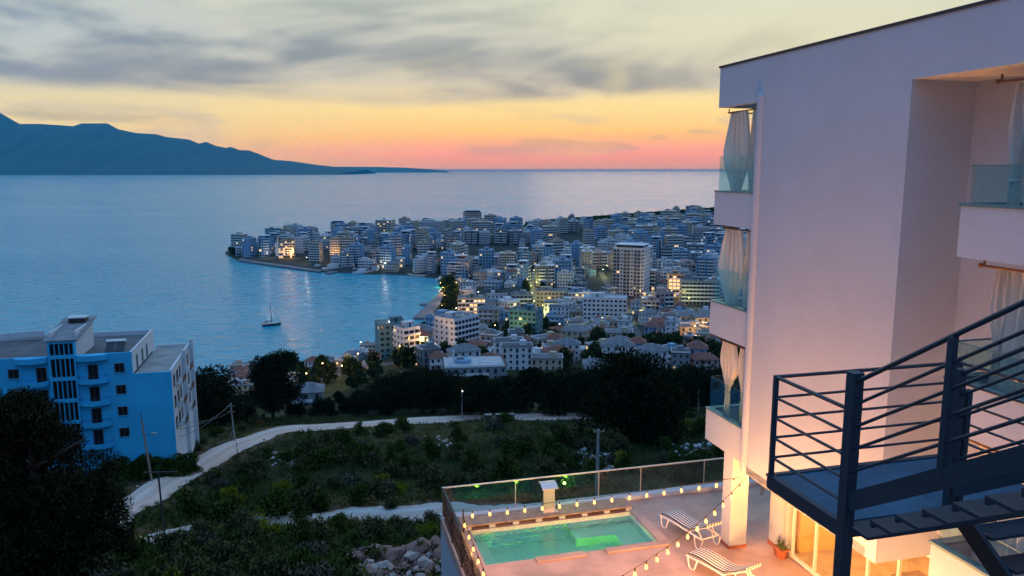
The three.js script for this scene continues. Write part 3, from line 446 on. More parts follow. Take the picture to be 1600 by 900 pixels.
{
  const t = hthing('glass_balustrade', 'clear glass balustrade with a pale top rail along the sea edge', 'balustrade', [3.55, FLOOR + 0.13, 21.55]);
  const e = [3.55, 5.8, 8.52, 9.95, 12.2, 14.6, 17];
  for (let k = 0; k + 1 < e.length; k++) { part('glass_pane', [hb(e[k] + 0.015, e[k + 1] - 0.015, FLOOR + 0.15, FLOOR + 0.98, 21.545, 21.557)], M.glass, t); part('post', [hb(e[k] - 0.012, e[k] + 0.012, FLOOR + 0.13, FLOOR + 0.98, 21.53, 21.57)], M.alu, t); }
  part('top_rail', [hrb(3.52, 17, FLOOR + 0.98, FLOOR + 1.02, 21.525, 21.577, 0.01)], M.alu, t);
  const r = hthing('iron_railing', 'black ornamental iron railing on the outer edge of the terrace', 'railing', [3.56, FLOOR, 21.45]);
  part('top_rail', [hb(3.53, 3.59, FLOOR + 0.98, FLOOR + 1.02, 13, 21.5)], M.iron, r); part('bottom_rail', [hb(3.54, 3.58, FLOOR + 0.08, FLOOR + 0.11, 13, 21.5)], M.iron, r); part('middle_rail', [hb(3.545, 3.575, FLOOR + 0.84, FLOOR + 0.865, 13, 21.5)], M.iron, r);
  for (let k = 0; k <= 6; k++) part('post', [hb(3.535, 3.585, FLOOR + 0.002, FLOOR + 0.98, 21.45 - k * 1.4, 21.5 - k * 1.4)], M.iron, r);
  for (let k = 0; k < 56; k++) { const u = 21.33 - k * 0.148; if (u < 13.1) break; part('baluster', [rod(hl(3.56, FLOOR + 0.11, u), hl(3.56, FLOOR + 0.84, u), 0.009, 0.009, 6)], M.iron, r);
    const c = []; const q = k % 2 ? 1 : -1; for (let j = 0; j <= 22; j++) { const a = j / 22, th = a * Math.PI * 3.2 - 1.2, rr = 0.085 * (1 - 0.75 * Math.abs(2 * a - 1)); c.push(hl(3.56, FLOOR + 0.2 + 0.55 * a + 0.4 * rr * Math.sin(th), u - 0.074 + q * rr * Math.cos(th) * 0.8)); } part('scroll', [tube(c, 0.011, 30, 5)], M.iron, r); }
}
// festoon lights
function festoon(label, a, b, sag, n, first, cd) {
  const t = hthing('string_lights', label, 'string lights', [a[0], a[1], a[2]]); const A = hl(...a), B = hl(...b), at = (q) => A.clone().lerp(B, q).add(V(0, -sag * 4 * q * (1 - q), 0));
  const c = []; for (let k = 0; k <= 24; k++) c.push(at(k / 24)); part('cable', [tube(c, 0.008, 72, 5)], M.black, t);
  const r = rng(n * 7);
  for (let k = 0; k < n; k++) { const q = lerp(first, 1 - first, k / (n - 1)), p = at(q), tl = (r() - 0.5) * 0.5, dx = Math.sin(tl) * 0.1; part('socket', [rod(p, p.clone().add(V(dx * 0.5, -0.07, 0)), 0.018)], M.black, t);
    const bulb = part('bulb', [new THREE.LatheGeometry([[0.0, -0.115], [0.018, -0.11], [0.029, -0.095], [0.033, -0.075], [0.028, -0.05], [0.02, -0.03], [0.014, 0.0], [0, 0.001]].map(([x, y]) => new THREE.Vector2(x, y)), 14).scale(1.1, 1.1, 1.1).rotateZ(-tl * 0.5).translate(p.x + dx * 0.5, p.y - 0.066, p.z)], M.bulb, t); bulb.castShadow = false; lamp(t, V(p.x + dx * 0.9, p.y - 0.15, p.z), AMBER, cd, 0.035); }
}
festoon('string of glowing bulbs along the sea side of the pool', [3.66, -9.02, 19.0], [10.95, -8.1, 17.25], 0.06, 16, 0.035, 0.75);
festoon('string of glowing bulbs running along the iron railing', [3.64, -9.05, 18.98], [3.62, -9.1, 13.2], 0.16, 10, 0.06, 0.6);
festoon('string of glowing bulbs sagging from the hotel corner over the terrace', [10.82, -8.0, 16.95], [4.9, -8.1, 12.9], 0.28, 15, 0.05, 0.75);
{ const t = hthing('light_pole', 'thin dark pole carrying the bulb strings at the pool corner', 'pole', [3.68, FLOOR, 19.0]); part('pole', [rod(V(0, 0, 0), V(0, 1.45, 0), 0.02)], M.iron, t); part('foot', [new THREE.CylinderGeometry(0.08, 0.09, 0.03, 16).translate(0, 0.015, 0)], M.iron, t);
  const t2 = hthing('light_pole', 'dark pole holding the loose end of the sagging bulb string', 'pole', [4.88, FLOOR, 12.88]); part('pole', [rod(V(0, 0, 0), V(0, 2.35, 0), 0.025)], M.iron, t2); part('foot', [new THREE.CylinderGeometry(0.1, 0.11, 0.03, 16).translate(0, 0.015, 0)], M.iron, t2); }
// sun loungers
{
  const stripe = texture(256, (u) => { const k = (u * 6) % 1; return k < 0.46 ? [0.02, 0.025, 0.04] : [0.80, 0.78, 0.74]; });
  const pad = std({ map: stripe, roughness: 0.9, bumpMap: rep(T.grain, 4), bumpScale: 0.002 });
  function padGeo(L, back) { // along -z from the head hinge (z = 0) to the foot; back part rises towards +z
    const pts = back ? [[0, 0.36], [0.22, 0.47], [0.45, 0.60], [0.66, 0.74]] : [[0, 0.36], [-0.3, 0.34], [-0.7, 0.36], [-1.05, 0.35], [-1.25, 0.31]]; const c = new THREE.CatmullRomCurve3(pts.map(([z, y]) => V(0, y, z))); const pos = [], uv = [], idx = [], n = 16; const s = c.getSpacedPoints(n);
    for (let i = 0; i <= n; i++) for (const k of [-1, -0.93, 0.93, 1]) for (const l of [0, 1]) { pos.push(k * 0.29, s[i].y + (l ? 0.05 : 0) - (Math.abs(k) === 1 ? (l ? 0.015 : -0.012) : 0), s[i].z); uv.push((k + 1) / 2, i / n); }
    const id = (i, k, l) => i * 8 + k * 2 + l; for (let i = 0; i < n; i++) { for (let k = 0; k < 3; k++) { idx.push(id(i, k, 1), id(i, k + 1, 1), id(i + 1, k, 1), id(i, k + 1, 1), id(i + 1, k + 1, 1), id(i + 1, k, 1), id(i, k, 0), id(i + 1, k, 0), id(i, k + 1, 0), id(i, k + 1, 0), id(i + 1, k, 0), id(i + 1, k + 1, 0)); } for (const k of [0, 3]) idx.push(id(i, k, 0), id(i, k, 1), id(i + 1, k, 0), id(i, k, 1), id(i + 1, k, 1), id(i + 1, k, 0)); }
    for (const i of [0, n]) for (let k = 0; k < 3; k++) idx.push(id(i, k, 0), id(i, k + 1, 0), id(i, k, 1), id(i, k, 1), id(i, k + 1, 0), id(i, k + 1, 1));
    const g = new THREE.BufferGeometry(); g.setAttribute('position', new THREE.Float32BufferAttribute(pos, 3)); g.setAttribute('uv', new THREE.Float32BufferAttribute(uv, 2)); g.setIndex(idx); g.computeVertexNormals(); return g;
  }
  function lounger(w, u, turn, label) {
    const t = hthing('sun_lounger', label, 'sun lounger', [w, FLOOR, u], 'sun loungers by the porch column'); t.rotation.y += turn;
    for (const [nm, back] of [['seat_pad', false], ['back_pad', true]]) { const m = new THREE.Mesh(padGeo(0, back), pad); m.name = nm; m.castShadow = m.receiveShadow = true; t.add(m); }
    for (const s of [-1, 1]) { part('side_rail', [tube([V(s * 0.31, 0.29, -1.27), V(s * 0.31, 0.33, -0.7), V(s * 0.31, 0.33, 0), V(s * 0.31, 0.33, 0.55)], 0.026, 20, 8)], M.plastic, t);
      for (const z of [-1.05, 0.42]) part('leg', [tube([V(s * 0.31, 0.32, z - 0.16), V(s * 0.33, 0.16, z - 0.12), V(s * 0.33, 0.025, z - 0.06), V(s * 0.33, 0.025, z + 0.08), V(s * 0.33, 0.16, z + 0.14), V(s * 0.31, 0.32, z + 0.18)], 0.022, 24, 8)], M.plastic, t); }
    for (const z of [-1.22, -0.62, 0.5]) part('cross_bar', [rod(V(-0.31, 0.30, z), V(0.31, 0.30, z), 0.02)], M.plastic, t);
    part('back_shell', [beam(V(0, 0.33, 0), V(0, 0.72, 0.66), 0.6, 0.018)], M.plastic, t); part('back_prop', [rod(V(-0.25, 0.5, 0.32), V(-0.25, 0.3, 0.5), 0.015)], M.plastic, t); part('back_prop', [rod(V(0.25, 0.5, 0.32), V(0.25, 0.3, 0.5), 0.015)], M.plastic, t);
  }
  lounger(10.28, 18.42, 0.22, 'white plastic sun lounger with striped pad against the porch column');
  lounger(10.0, 16.1, 0.30, 'white plastic sun lounger with striped pad standing clear of the column');
}
{
  const t = hthing('flower_pot', 'terracotta trough with a spiky plant by the glazed doors', 'plant pot', [12.03, FLOOR, 16.98]);
  const s = new THREE.CylinderGeometry(0.21, 0.16, 0.26, 4, 1, false, Math.PI / 4); s.scale(0.85, 1, 1.25); s.translate(0, 0.13, 0); part('pot', [s, box(-0.145, 0.145, 0.245, 0.275, -0.205, 0.205)], M.terracotta, t); part('soil', [box(-0.12, 0.12, 0.275, 0.28, -0.18, 0.18)], M.wood, t);
  const r = rng(5), lv = std({ color: rgb(0.05, 0.09, 0.03), roughness: 0.6, side: THREE.DoubleSide }); for (let k = 0; k < 26; k++) { const a = r() * 6.28, l = 0.16 + r() * 0.2, z0 = (r() - 0.5) * 0.25, g = new THREE.ConeGeometry(0.018, l, 5).translate(0, l / 2, 0).rotateZ((r() - 0.5) * 1.5).rotateY(a).translate((r() - 0.5) * 0.1, 0.28, z0); part('leaf', [g], lv, t); }
}
// ------------------------------------------------------------------ steel stair in the foreground
{
  const t = hthing('steel_staircase', 'dark blue steel outdoor staircase with a landing and bar railings', 'staircase', [4.9, FLOOR, 5.95]);
  const LY = -3.40, W0 = 4.88, W1 = 7.45, U0 = 5.95, U1 = 7.22, RH = 1.16;
  for (let k = 0; k < 4; k++) for (let j = 0; j < 2; j++) part('landing_plate', [hb(W0 + 0.06 + k * 0.6125, W0 + 0.06 + k * 0.6125 + 0.606, LY - 0.012, LY, U0 + 0.06 + j * 0.575, U0 + 0.06 + j * 0.575 + 0.569)], M.plate, t);
  part('landing_beam', [hb(W0, W1, LY - 0.15, LY - 0.012, U1 - 0.06, U1)], M.steel, t); part('landing_beam', [hb(W0, W1, LY - 0.15, LY - 0.012, U0, U0 + 0.06)], M.steel, t); part('landing_beam', [hb(W0, W0 + 0.06, LY - 0.15, LY - 0.012, U0 + 0.06, U1 - 0.06)], M.steel, t); part('landing_beam', [hb(W1 - 0.06, W1, LY - 0.15, LY - 0.012, U0 + 0.06, U1 - 0.06)], M.steel, t);
  part('edge_angle', [hb(W0 - 0.012, W1, LY - 0.012, LY + 0.014, U1 - 0.06, U1 + 0.012), hb(W0 - 0.012, W0 + 0.06, LY - 0.012, LY + 0.014, U0 + 0.06, U1 - 0.06)], M.steel, t);
  const post = (w, u, y0, y1, s = 0.05) => part('post', [hrb(w - s / 2, w + s / 2, y0, y1, u - s / 2, u + s / 2, 0.006)], M.steel, t);
  post(4.91, 5.95, FLOOR + 0.002, -1.88, 0.115).userData.label = 'thick corner post'; 
  post(W0 + 0.03, U1 - 0.03, LY, LY + RH); post(6.0, U1 - 0.03, LY, LY + RH, 0.045); post(7.38, U1 - 0.03, LY, LY + RH);
  for (let k = 0; k < 5; k++) { const y = LY + RH - 0.02 - k * 0.232, r = k ? 0.016 : 0.022;
    part('rail', [rod(hl(W0 + 0.03, y, U1 - 0.03), hl(7.38, y, U1 - 0.03), r)], M.steel, t);
    part('rail', [rod(hl(W0 + 0.03, y, U1 - 0.03), hl(W0 + 0.03, y, U0), r)], M.steel, t);
    part('rail', [rod(hl(7.38, y, U1 - 0.03), hl(7.38, y, U0 + 0.05), r)], M.steel, t); }
  // upper flight, climbing towards the viewer; slope 0.63
  const SL = 0.63, top = 2.6, up = (u) => (U0 - u) * SL;
  const string = (w, y0, u0, u1, ht, wd) => part('stringer', [beam(hl(w, y0 + up(u0), u0), hl(w, y0 + up(u1), u1), wd, ht)], M.steel, t);
  string(4.90, -3.18, 5.9, top, 0.17, 0.05); string(6.12, -3.18, 5.9, top, 0.17, 0.05);
  for (const w of [4.90, 6.12]) {
    for (let k = 0; k < 5; k++) { const y = -1.97 - k * 0.222 + (k === 0 ? 0.0 : 0); if (y < -2.98) break; part('rail', [rod(hl(w, y, 5.92), hl(w, y + (5.92 - top) * SL, top), k ? 0.016 : 0.023)], M.steel, t); }
    for (const u of [4.86, 3.7]) post(w, u, -3.2 + up(u), -1.99 + up(u), 0.06);
  }
  post(6.12, 5.95, LY, -1.93, 0.085); post(6.24, 5.95, LY, -2.15, 0.06);
  for (let k = 0; k < 12; k++) { const u = 5.80 - k * 0.295, y = LY - 0.03 + k * 0.186; if (u < top) break; part('tread', [hb(4.93, 6.09, y, y + 0.03, u - 0.14, u + 0.14), hb(4.93, 6.09, y - 0.04, y, u + 0.11, u + 0.14)], M.steel, t); }
  // lower flight, dropping towards the viewer
  const dn = (u) => -(U0 - u) * 0.70;
  part('stringer', [beam(hl(6.30, LY - 0.10, 5.95), hl(6.30, LY - 0.10 + dn(2.2), 2.2), 0.05, 0.20)], M.steel, t); part('stringer', [beam(hl(7.40, LY - 0.10, 5.95), hl(7.40, LY - 0.10 + dn(2.2), 2.2), 0.05, 0.20)], M.steel, t);
  for (let k = 0; k < 12; k++) { const u = 5.74 - k * 0.285, y = LY - 0.19 - k * 0.2; if (u < 2.3) break; part('tread', [hb(6.325, 7.375, y, y + 0.03, u - 0.14, u + 0.14), hb(6.325, 7.375, y - 0.04, y, u + 0.11, u + 0.14)], M.steel, t); }
  for (let k = 0; k < 4; k++) part('rail', [rod(hl(7.40, LY + RH - 0.03 - k * 0.26, 5.95), hl(7.40, LY + RH - 0.03 - k * 0.26 + dn(2.2), 2.2), k ? 0.015 : 0.022)], M.steel, t);
  post(7.40, 4.6, LY - 0.1 + dn(4.6), LY + RH - 0.05 + dn(4.6), 0.05);
}

// ------------------------------------------------------------------ blue apartment block below the road
{
  const UF = 111, Y0 = -44;
  const t = hthing('apartment_block', 'blue fronted apartment block with white side walls and a tall stair tower', 'building', [-29, Y0, UF]);
  const blue = white(0.03, 0.48, 0.80, { roughness: 0.85, map: texture(512, (u, v) => { const k = 0.80 + 0.26 * tileNoise(u, v, 5, 6, 51) * tileNoise(u, v, 9, 5, 52) * 1.6 - 0.10 * sstep(0.60, 0.72, tileNoise(u, v, 3, 5, 53)); return [k, k, k]; }) }), pale = white(0.62, 0.66, 0.68), roof = std({ color: rgb(0.13, 0.14, 0.15), roughness: 0.95, map: rep(T.dirt, 0.1) }), roofPale = std({ color: rgb(0.34, 0.34, 0.33), roughness: 0.95, map: rep(T.dirt, 0.1) });
  const dark = std({ color: rgb(0.012, 0.014, 0.018), roughness: 0.15 }), brown = std({ color: rgb(0.03, 0.022, 0.02), roughness: 0.5 });
  const XL = -52, XR = -23.9, TOP = -24.4, B1 = UF + 15.5, WR = -19.1, WT = -27.45, B2 = UF + 17.5;
  blue.map.repeat.set(0.06, 0.06);
  // front skin holds the blue dusk cast in its colour, the rest is white
  part('front_wall', [hb(XL, -33.85, Y0, TOP, UF, UF + 0.3), hb(-30.6, XR, Y0, TOP, UF, UF + 0.3), hb(XR + 0.002, WR, Y0, WT, UF + 0.02, UF + 0.3)], blue, t).userData.label = 'front wall tinted blue for the dusk light';
  part('side_wall', [hb(XR - 0.3, XR, WT, TOP, UF + 0.3, B1), hb(XL, XR - 0.3, Y0, TOP, B1 - 0.3, B1), hb(XL, XL + 0.3, Y0, TOP, UF + 0.3, B1 - 0.3)], pale, t);
  part('side_wall', [hb(WR - 0.3, WR, Y0, WT + 0.15, UF + 0.3, B2), hb(XR, WR - 0.3, Y0, WT + 0.15, B2 - 0.3, B2)], pale, t);
  part('side_wall', [hb(WR, WR + 0.55, Y0, WT + 0.85, B2 - 8.2, B2 - 7.7), hb(WR, WR + 0.55, Y0, WT + 0.85, B2 - 0.5, B2)], pale, t);
  part('roof', [hb(XL + 0.3, XR - 0.3, TOP - 1.0, TOP - 0.7, UF + 0.3, B1 - 0.3)], roof, t); part('roof', [hb(XR, WR - 0.3, WT - 0.5, WT - 0.25, UF + 0.3, B2 - 0.3)], roofPale, t);
  { const c = []; for (let k = 0; k <= 14; k++) { const a = k / 14 * Math.PI / 2; c.push([XL + 0.5 + (1 - Math.cos(a)) * 13, UF + 4 + Math.sin(a) * 10.5]); } const gs = []; for (let k = 0; k < 14; k++) gs.push(beam(hl(c[k][0], TOP + 0.35, c[k][1]), hl(c[k + 1][0], TOP + 0.35, c[k + 1][1]), 0.25, 0.9)); part('curved_parapet', gs, pale, t); }
  // stair tower
  const SX0 = -33.85, SX1 = -30.6, ST = -22.35;
  part('stair_tower', [hb(SX0, SX0 + 0.25, Y0, ST, UF - 0.35, UF + 0.4), hb(SX1 - 0.22, SX1, Y0, ST, UF - 0.35, UF + 0.4), hb(SX0 + 0.25, SX1 - 0.22, ST - 0.35, ST, UF - 0.35, UF + 0.4)], blue, t);
  part('stair_tower', [hb(SX0, SX1, Y0, ST - 0.02, UF + 0.42, UF + 0.6), hb(SX1 - 0.25, SX1 - 0.01, TOP - 0.7, ST + 1.0, UF + 0.6, UF + 9), hb(SX0, SX0 + 0.2, TOP - 0.7, ST + 1.0, UF + 0.6, UF + 9)], pale, t);
  { const g = beam(hl((SX0 + SX1) / 2, ST + 0.05, UF - 0.5), hl((SX0 + SX1) / 2, ST + 1.35, UF + 9.6), SX1 - SX0 + 0.9, 0.18); const rf = part('tower_roof', [g], std({ color: rgb(0.22, 0.24, 0.26), roughness: 0.8, map: rep(T.dirt, 0.2) }), t); part('chimney', [hb(-33.0, -30.9, ST + 1.0, ST + 1.75, UF + 6.6, UF + 8.2)], brown, rf); part('chimney_cap', [hb(-33.15, -30.75, ST + 1.75, ST + 1.9, UF + 6.45, UF + 8.35)], pale, rf); }
  for (let r = 0; r < 6; r++) { const y1 = ST - 0.40 - (r ? 2.05 + (r - 1) * 3.0 : 0), hgt = r ? 2.45 : 1.5; part('spandrel', [hb(SX0 + 0.25, SX1 - 0.22, y1 - hgt - 0.5, y1 - hgt, UF - 0.33, UF + 0.42)], blue, t); for (let k = 0; k < 5; k++) { const w0 = SX0 + 0.32 + k * 0.57; part('stair_window', [hb(w0, w0 + 0.40, y1 - hgt, y1, UF - 0.12, UF - 0.06)], dark, t); if (k) part('mullion', [hb(w0 - 0.13, w0 - 0.04, y1 - hgt, y1, UF - 0.3, UF + 0.42)], blue, t); } }
  // windows with frames, storey by storey
  const frame = std({ color: rgb(0.10, 0.055, 0.04), roughness: 0.6 });
  const win = (w0, w1, y0, y1, leaf = 2) => { const f = part('window', [hb(w0, w1, y0, y0 + 0.06, UF - 0.05, UF - 0.002), hb(w0, w1, y1 - 0.06, y1, UF - 0.05, UF - 0.002), hb(w0, w0 + 0.06, y0 + 0.06, y1 - 0.06, UF - 0.05, UF - 0.002), hb(w1 - 0.06, w1, y0 + 0.06, y1 - 0.06, UF - 0.05, UF - 0.002), hb((w0 + w1) / 2 - 0.035, (w0 + w1) / 2 + 0.035, y0 + 0.06, y1 - 0.06, UF - 0.05, UF - 0.002)], frame, t); for (let k = 0; k < leaf; k++) { const a = lerp(w0 + 0.06, w1 - 0.06, k / 2), b = lerp(w0 + 0.06, w1 - 0.06, (k + 1) / 2); part('pane', [hb(a + 0.035, b - 0.035, y0 + 0.06, y1 - 0.06, UF - 0.03, UF - 0.004)], dark, f); } part('sill', [hb(w0 - 0.08, w1 + 0.08, y0 - 0.06, y0, UF - 0.12, UF - 0.002)], blue, f); };
  for (let s = 0; s < 4; s++) { const y = -25.85 - s * 3.02; win(-26.1, -24.85, y - 1.25, y); win(-38.75, -37.5, y - 1.25, y); win(-43.2, -42, y - 1.25, y); win(-47, -45.8, y - 1.25, y); win(-35.5, -34.25, y - 2.1, y); win(-29.35, -28.1, y - 2.15, y);
    for (const [cx, hwid] of [[-28.75, 1.9], [-35.9, 1.9]]) { const sh = new THREE.Shape(); sh.moveTo(-hwid, 0); sh.absellipse(0, 0, hwid, 1.05, Math.PI, 2 * Math.PI, false, 0); sh.lineTo(-hwid, 0); const g = new THREE.ExtrudeGeometry(sh, { depth: 0.22, bevelEnabled: false, curveSegments: 20 }); g.rotateX(-Math.PI / 2).rotateY(0); g.scale(1, 1, -1); g.scale(1, 1, -1); const p = hl(cx, y - 2.45, UF - 0.003); const gg = g.clone().translate(p.x, p.y, p.z);
      const bl = part('balcony', [gg], blue, t); const cur = []; for (let k = 0; k < 16; k++) { const a = Math.PI * k / 16, b = Math.PI * (k + 1) / 16; cur.push(beam(V(p.x - Math.cos(a) * hwid * 0.98, p.y + 0.45, p.z + Math.sin(a) * 1.03), V(p.x - Math.cos(b) * hwid * 0.98, p.y + 0.45, p.z + Math.sin(b) * 1.03), 0.06, 0.46)); } part('parapet', cur, blue, bl); const rl = []; for (let k = 0; k < 16; k++) { const a = Math.PI * k / 16, b = Math.PI * (k + 1) / 16; rl.push(rod(V(p.x - Math.cos(a) * hwid * 0.98, p.y + 1.05, p.z + Math.sin(a) * 1.03), V(p.x - Math.cos(b) * hwid * 0.98, p.y + 1.05, p.z + Math.sin(b) * 1.03), 0.025, 0.025, 5)); if (k % 2) rl.push(rod(V(p.x - Math.cos(a) * hwid * 0.98, p.y + 0.66, p.z + Math.sin(a) * 1.03), V(p.x - Math.cos(a) * hwid * 0.98, p.y + 1.05, p.z + Math.sin(a) * 1.03), 0.018, 0.018, 5)); } part('rail', rl, brown, bl); }
  }
  { const sh = new THREE.Shape(); const hwid = 2.0; sh.moveTo(-hwid, 0); sh.absellipse(0, 0, hwid, 1.1, Math.PI, 2 * Math.PI, false, 0); sh.lineTo(-hwid, 0); for (const cx of [-28.75, -35.9]) { const p = hl(cx, TOP - 0.75, UF - 0.003); part('canopy', [new THREE.ExtrudeGeometry(sh, { depth: 0.75, bevelEnabled: false, curveSegments: 20 }).rotateX(-Math.PI / 2).translate(p.x, p.y, p.z)], blue, t); } }
  // side openings: white wall of the wing and the upper storey
  for (const u of [UF + 2.6, UF + 6.2, UF + 9.4]) part('window', [hb(XR, XR + 0.03, WT + 0.1, WT + 2.0, u, u + 1.1)], dark, t);
  for (let s = 0; s < 3; s++) for (const u of [UF + 1.6, UF + 4.2, UF + 6.6, UF + 11.4, UF + 14.2]) { const y = WT - 0.9 - s * 3.05; const o = part('window', [hb(WR, WR + 0.03, y - 1.7, y, u, u + 1.0)], dark, t); part('shutter', [hb(WR, WR + 0.06, y - 1.7, y, u - 0.32, u - 0.02)], brown, o); if (u === UF + 4.2 || u === UF + 11.4) { part('balcony', [hb(WR, WR + 0.9, y - 2.0, y - 1.85, u - 0.5, u + 2.2)], pale, t); part('railing', [hb(WR + 0.86, WR + 0.9, y - 1.85, y - 0.95, u - 0.5, u + 2.2)], brown, t); } }
  // roof gear
  { const sp = thing('solar_heater', 'pair of solar water panels with a tank on the flat roof', 'solar heater', [0, 0, 0], HA); const p = hw(-27.2, TOP - 0.7, UF + 3.4); sp.position.copy(p); for (const k of [0, 1]) part('panel', [beam(V(k * 1.25, 0.25, 0.8), V(k * 1.25, 1.25, -0.6), 1.1, 0.08)], dark, sp); part('tank', [rod(V(-0.6, 1.45, -0.8), V(1.9, 1.45, -0.8), 0.28, 0.28, 16)], M.alu, sp); part('stand', [box(-0.5, -0.42, 0, 1.2, -0.85, -0.75), box(1.7, 1.78, 0, 1.2, -0.85, -0.75)], M.alu, sp); }
}
// ------------------------------------------------------------------ poles, wires, bins, car on the slope
const at = (x, D, dy = 0) => [x, ground(x, D) + dy, -D];
const timber = std({ color: rgb(0.30, 0.21, 0.14), roughness: 0.9, map: rep(T.dirt, 0.8) }), concrete = std({ color: rgb(0.30, 0.30, 0.29), roughness: 0.9, map: rep(T.dirt, 0.6) }), darkMetal = std({ color: rgb(0.03, 0.03, 0.03), roughness: 0.6 });
function poleThing(name, label, px, py, height, fn) { const [x, D] = py === null ? [px.x, -px.z] : land(px, py); const t = thing(name, label, 'pole', at(x, D, -0.2)); fn(t, height); return t; }
poleThing('street_lamp', 'leaning timber lamp pole in front of the blue wall', hw(-21.2, 0, 104.5), null, 8.6, (t, h) => { part('pole', [rod(V(0, 0, 0), V(-0.75, h, 0), 0.16, 0.11)], timber, t); part('arm', [rod(V(-0.6, h * 0.76, 0), V(0.6, h * 0.79, 0.2), 0.04)], darkMetal, t); part('lamp_head', [rbox(0.5, 1.15, h * 0.78, h * 0.81, 0.1, 0.32, 0.04)], M.alu, t); part('top_spike', [rod(V(-0.75, h, 0), V(-0.8, h + 1.0, 0), 0.05)], darkMetal, t); });
const wirePole = poleThing('utility_pole', 'grey timber utility pole with crossarms beside the road bend', 367, 690, 7.0, (t, h) => { part('pole', [rod(V(0, 0, 0), V(-0.35, h, 0), 0.15, 0.11)], concrete, t); for (const y of [h - 0.5, h - 1.5]) part('crossarm', [beam(V(-0.9, y, 0.0), V(0.3, y, 0.1), 0.1, 0.1)], timber, t); part('stay', [rod(V(-0.3, 2.2, 0), V(-1.0, 0, 0.6), 0.05)], concrete, t); });
for (let k = 0; k < 3; k++) { const a = wirePole.position.clone().add(V(-0.6 + k * 0.25, 6.7 - (k > 1 ? 1 : 0), 0)), b = hw(-19.0, -37.5 + k * 0.5, 113 + k * 2); const c = []; for (let j = 0; j <= 12; j++) { const q = j / 12; c.push(a.clone().lerp(b, q).add(V(0, -3.0 * q * (1 - q), 0)).sub(a)); } const m = solo('overhead_cable', [tube(c, 0.035, 24, 5)], std({ color: rgb(0.12, 0.12, 0.12) }), 'sagging cable from the utility pole to the blue block', 'cable', 'cables at the utility pole'); m.position.copy(a); }
poleThing('steel_post', 'thin dark post beside the bend of the gravel road', 373, 740, 4.6, (t, h) => { part('post', [rod(V(0, 0, 0), V(-0.05, h, 0), 0.05)], darkMetal, t); part('cap', [new THREE.CylinderGeometry(0.07, 0.07, 0.06, 10).translate(-0.05, h, 0)], darkMetal, t); });
poleThing('goal_post', 'dark T-shaped post where the track leaves the road', 258, 842, 5.0, (t, h) => { part('post', [rod(V(0, 0, 0), V(-0.15, h, 0), 0.065)], darkMetal, t); part('crossbar', [rod(V(-1.1, h, 0), V(1.2, h + 0.05, 0), 0.05)], darkMetal, t); });
poleThing('street_lamp', 'thin lamp pole with a lit head behind the gravel road', 722, 656, 8.0, (t, h) => { part('pole', [rod(V(0, 0, 0), V(0, h, 0), 0.13, 0.08)], concrete, t); part('lamp_head', [new THREE.SphereGeometry(0.2, 12, 8).translate(0.15, h - 0.8, 0.1)], std({ color: rgb(1, 0.95, 0.8), emissive: rgb(1, 0.9, 0.7), emissiveIntensity: 1.2 }), t); });
poleThing('utility_pole', 'square concrete utility pole standing behind the glass balustrade', 934, 792, 8.6, (t, h) => { part('pole', [new THREE.CylinderGeometry(0.16, 0.30, h, 4).rotateY(0.8).translate(-0.1, h / 2, 0)], concrete, t); part('crossarm', [beam(V(-0.6, h - 0.25, 0), V(0.6, h - 0.2, 0), 0.12, 0.1)], timber, t); for (const x of [-0.5, 0, 0.5]) part('insulator', [new THREE.CylinderGeometry(0.05, 0.07, 0.22, 8).translate(x, h - 0.05, 0)], concrete, t); });
poleThing('utility_pole', 'short concrete pole among the bushes near the lowest sea-side balcony', 1091, 642, 6.0, (t, h) => { part('pole', [rod(V(0, 0, 0), V(0, h, 0), 0.18, 0.12)], concrete, t); part('bracket', [beam(V(-0.45, h - 0.9, 0), V(0.1, h - 0.9, 0), 0.12, 0.18)], M.alu, t); });
{ const g = std({ color: rgb(0.06, 0.075, 0.065), roughness: 0.6 }), words = ['beside the road lamp pole', 'standing between the two others', 'farthest from the road lamp pole']; [[763, 657], [780, 656.5], [798, 656]].forEach(([px, py], i) => { const [x, D] = land(px, py); const t = thing('rubbish_bin', `dark wheeled rubbish bin on the road edge, ${words[i]}`, 'bin', at(x, D), 0.1 * i, 'wheeled bins on the road edge'); part('body', [new THREE.CylinderGeometry(1.0, 0.82, 1.15, 4, 1).rotateY(Math.PI / 4).scale(1.1, 1, 0.75).translate(0, 0.72, 0)], g, t); part('lid', [rbox(-0.82, 0.82, 1.29, 1.42, -0.58, 0.58, 0.05)], std({ color: rgb(0.16, 0.17, 0.16), roughness: 0.5 }), t); for (const a of [-1, 1]) for (const b of [-1, 1]) part('wheel', [new THREE.CylinderGeometry(0.1, 0.1, 0.08, 12).rotateZ(Math.PI / 2).translate(a * 0.55, 0.1, b * 0.4)], M.black, t); }); }
